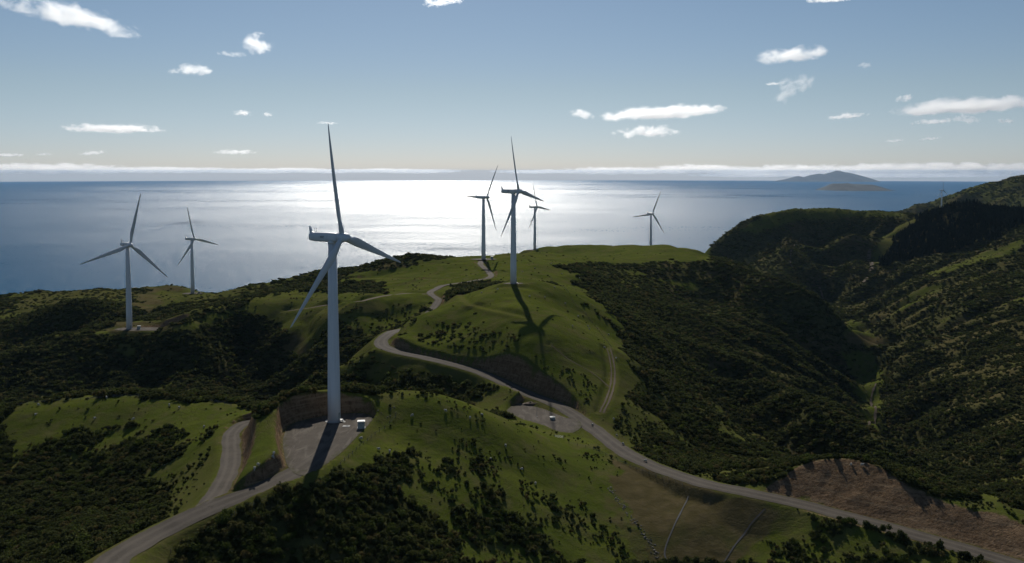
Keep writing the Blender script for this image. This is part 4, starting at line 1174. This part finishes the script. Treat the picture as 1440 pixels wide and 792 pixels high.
# ---------------------------------------------------------------- clouds: bodies of water droplets far outside the air near the land
def cloud(px, py, w, h, label, tilt=0, dens=1.0, seed=0, D=None, fray=1.0, cell=.45, group='fair weather clouds', flat=1.5):
    v = (CY - py) / F; up = (-SP + v * CP) / (CP + v * SP)
    Y = D if D else min(1150 / max(up, .01), 52000)
    c = P(px, py, Y)
    a = w * Y / F / 2 * 1.15; b = h * Y / F / 2 * 1.25; dp = max(b * 1.2, a * .45)
    bm = bmesh.new(); add_box(bm, (0, 0, 0), (2 * a, 2 * dp, 2 * b))
    m, nt = mat('cloud_droplets'); n = N(nt)
    tc = n('ShaderNodeTexCoord')
    g = n('ShaderNodeVectorMath', {0: tc.outputs['Generated'], 1: (.5, .5, .5)}, operation='SUBTRACT').outputs[0]
    s = n('ShaderNodeSeparateXYZ', {0: g})
    q = n('ShaderNodeMapping', {'Vector': tc.outputs['Object'], 'Location': (seed * 7.31, seed * 3.7, seed * 1.9), 'Scale': (1 / (cell * b * 2.6), 1 / (cell * b * 2.6), 1 / (cell * b * 1.7))}).outputs[0]
    no = n.noise(q, 1.0, 6, .62, .35)
    body = n.noise(n('ShaderNodeMapping', {'Vector': tc.outputs['Object'], 'Location': (seed, seed * 2.2, 0), 'Scale': (1.6 / a, 1.2 / a, .5 / a)}).outputs[0], 1.0, 2)
    x2 = n.math('POWER', n.math('ABSOLUTE', n.math('MULTIPLY', s.outputs[0], 2.1)), 2.4)
    y2 = n.math('POWER', n.math('MULTIPLY', s.outputs[1], 2.1), 2)
    lift = n.math('MULTIPLY_ADD', n.math('SUBTRACT', body, .5), -.55, s.outputs[2])
    zz = n.math('MULTIPLY_ADD', lift, 2.3, .12)
    low = n.math('MULTIPLY', n.math('MINIMUM', zz, 0.0), flat); hi = n.math('MAXIMUM', zz, 0.0)
    z2 = n.math('POWER', n.math('ADD', hi, n.math('ABSOLUTE', low)), 2)
    e = n.math('SUBTRACT', 1.0, n.math('ADD', x2, n.math('ADD', y2, z2)))
    d = n.math('MULTIPLY_ADD', n.math('SUBTRACT', no, .5), 3.9 * fray, n.math('MULTIPLY_ADD', e, .9, -.28))
    lim = n.math('MULTIPLY', n.ramp(e, -.35, .25), n.ramp(d, 0.0, .75))
    den = n.math('MULTIPLY', lim, 3.4 * dens / (2 * b))
    n.out(vol=n('ShaderNodeVolumePrincipled', {'Color': (.99, .99, .99, 1), 'Density': den, 'Anisotropy': .8}).outputs[0])
    m.cycles.volume_step_rate = .6
    o = obj('cloud', bm_mesh('cloud', bm, m), label=label, cat='cloud', group=group)
    o.location = c; o.rotation_euler = (0, rad(tilt), -math.atan2(c[0], c[1]))
    return o
CL = [
 (100,22,168,40,'large ragged white cloud in the upper left corner of the sky',11,.8,1.0),
 (362,61,46,32,'small torn white cloud above and left of the nearest turbine',14,.5,1.3),
 (270,98,62,18,'small flat white cloud left of the torn white cloud',-6,.6,1.0),
 (326,76,40,10,'very faint wisp just left of the torn white cloud',4,.15,1.2),
 (160,181,136,15,'long flat white cloud low in the left sky',0,1.0,.8),
 (340,159,28,9,'tiny white puff above the long faint streak at left',2,.9,.8),
 (377,161,14,8,'smallest white puff right of the tiny puff',0,.5,1.0),
 (330,214,60,8,'long faint streak of cloud left of the nearest blade tip',0,.4,1.1),
 (14,218,36,7,'thin cloud at the left edge just above the horizon bank',0,.8,.8),
 (131,215,36,7,'thin cloud below the long flat white cloud at left',-6,.5,1.0),
 (62,217,24,5,'faint thin streak between two low clouds at left',0,.3,1.0),
 (460,173,30,5,'faint streak beside the tip of the nearest blade',0,.2,1.0),
 (932,158,184,25,'long bright white cloud right of the hilltop turbine',-3,1.2,.75),
 (910,185,90,21,'lumpy white cloud just under the long bright cloud',-2,1.1,.9),
 (818,161,34,15,'small white puff left of the long bright cloud',8,.7,1.1),
 (1112,77,104,30,'bright white cloud high in the right sky',-4,1.1,.8),
 (1113,125,66,34,'torn wispy cloud below the bright high cloud',-22,.45,1.25),
 (1087,118,22,6,'tiny wisp left of the torn wispy cloud',0,.5,1.0),
 (1216,92,20,10,'faint little wisp in the open right sky',-10,.2,1.2),
 (1190,163,58,10,'thin streak of cloud between the two long white clouds',-4,.6,1.0),
 (1365,150,215,30,'longest white cloud with grey base at the right edge',-1,1.3,.7),
 (1272,139,24,12,'small white puff above the left end of the longest cloud',-4,.9,.9),
 (1312,171,56,9,'ragged scrap hanging below the left of the longest cloud',-3,.5,1.1),
 (1360,168,34,15,'ragged scrap hanging below the middle of the longest cloud',4,.5,1.1),
 (1414,170,22,9,'ragged scrap below the right of the longest cloud',0,.5,1.1),
 (1258,198,26,6,'faint low streak above the high hazy island',0,.4,1.0),
 (1308,195,30,5,'faint low streak right of another above the islands',-3,.4,1.0),
 (1165,0,60,8,'cloud cut by the top edge at right',0,.5,1.0),
 (622,3,60,14,'faint cloud cut by the top edge near the middle',-6,.3,1.1),
]
for i, (x, y, w, h, lab, t, dn, fr) in enumerate(CL):
    cloud(x, y, w, h, lab, t, dn, i + 1, fray=fr)
# the bank along the horizon
BANK = [(-30,236,150,15,.9,1.0),(80,237,190,19,1.1,1.0),(230,239,230,11,.7,.9),(400,240,240,9,.6,.9),(560,240,190,8,.55,.9),(760,241,140,7,.45,1.0),(870,240,170,13,.7,.9),(985,238,180,16,.9,.9),
        (1100,239,190,18,1.0,1.0),(1225,237,210,20,1.1,1.0),(1345,236,200,21,1.1,1.0),(1450,236,160,20,1.1,1.0),(1180,246,420,8,.5,1.0)]
for i, (x, y, w, h, dn, fr) in enumerate(BANK):
    cloud(x, y, w, h * .85, 'stretch of the long cream cloud bank lying along the sea horizon', 0, dn * .8, 60 + i, D=84000 + 900 * (i % 3), fray=fr * 1.15, cell=.6, group='cloud bank on the horizon', flat=1.0)
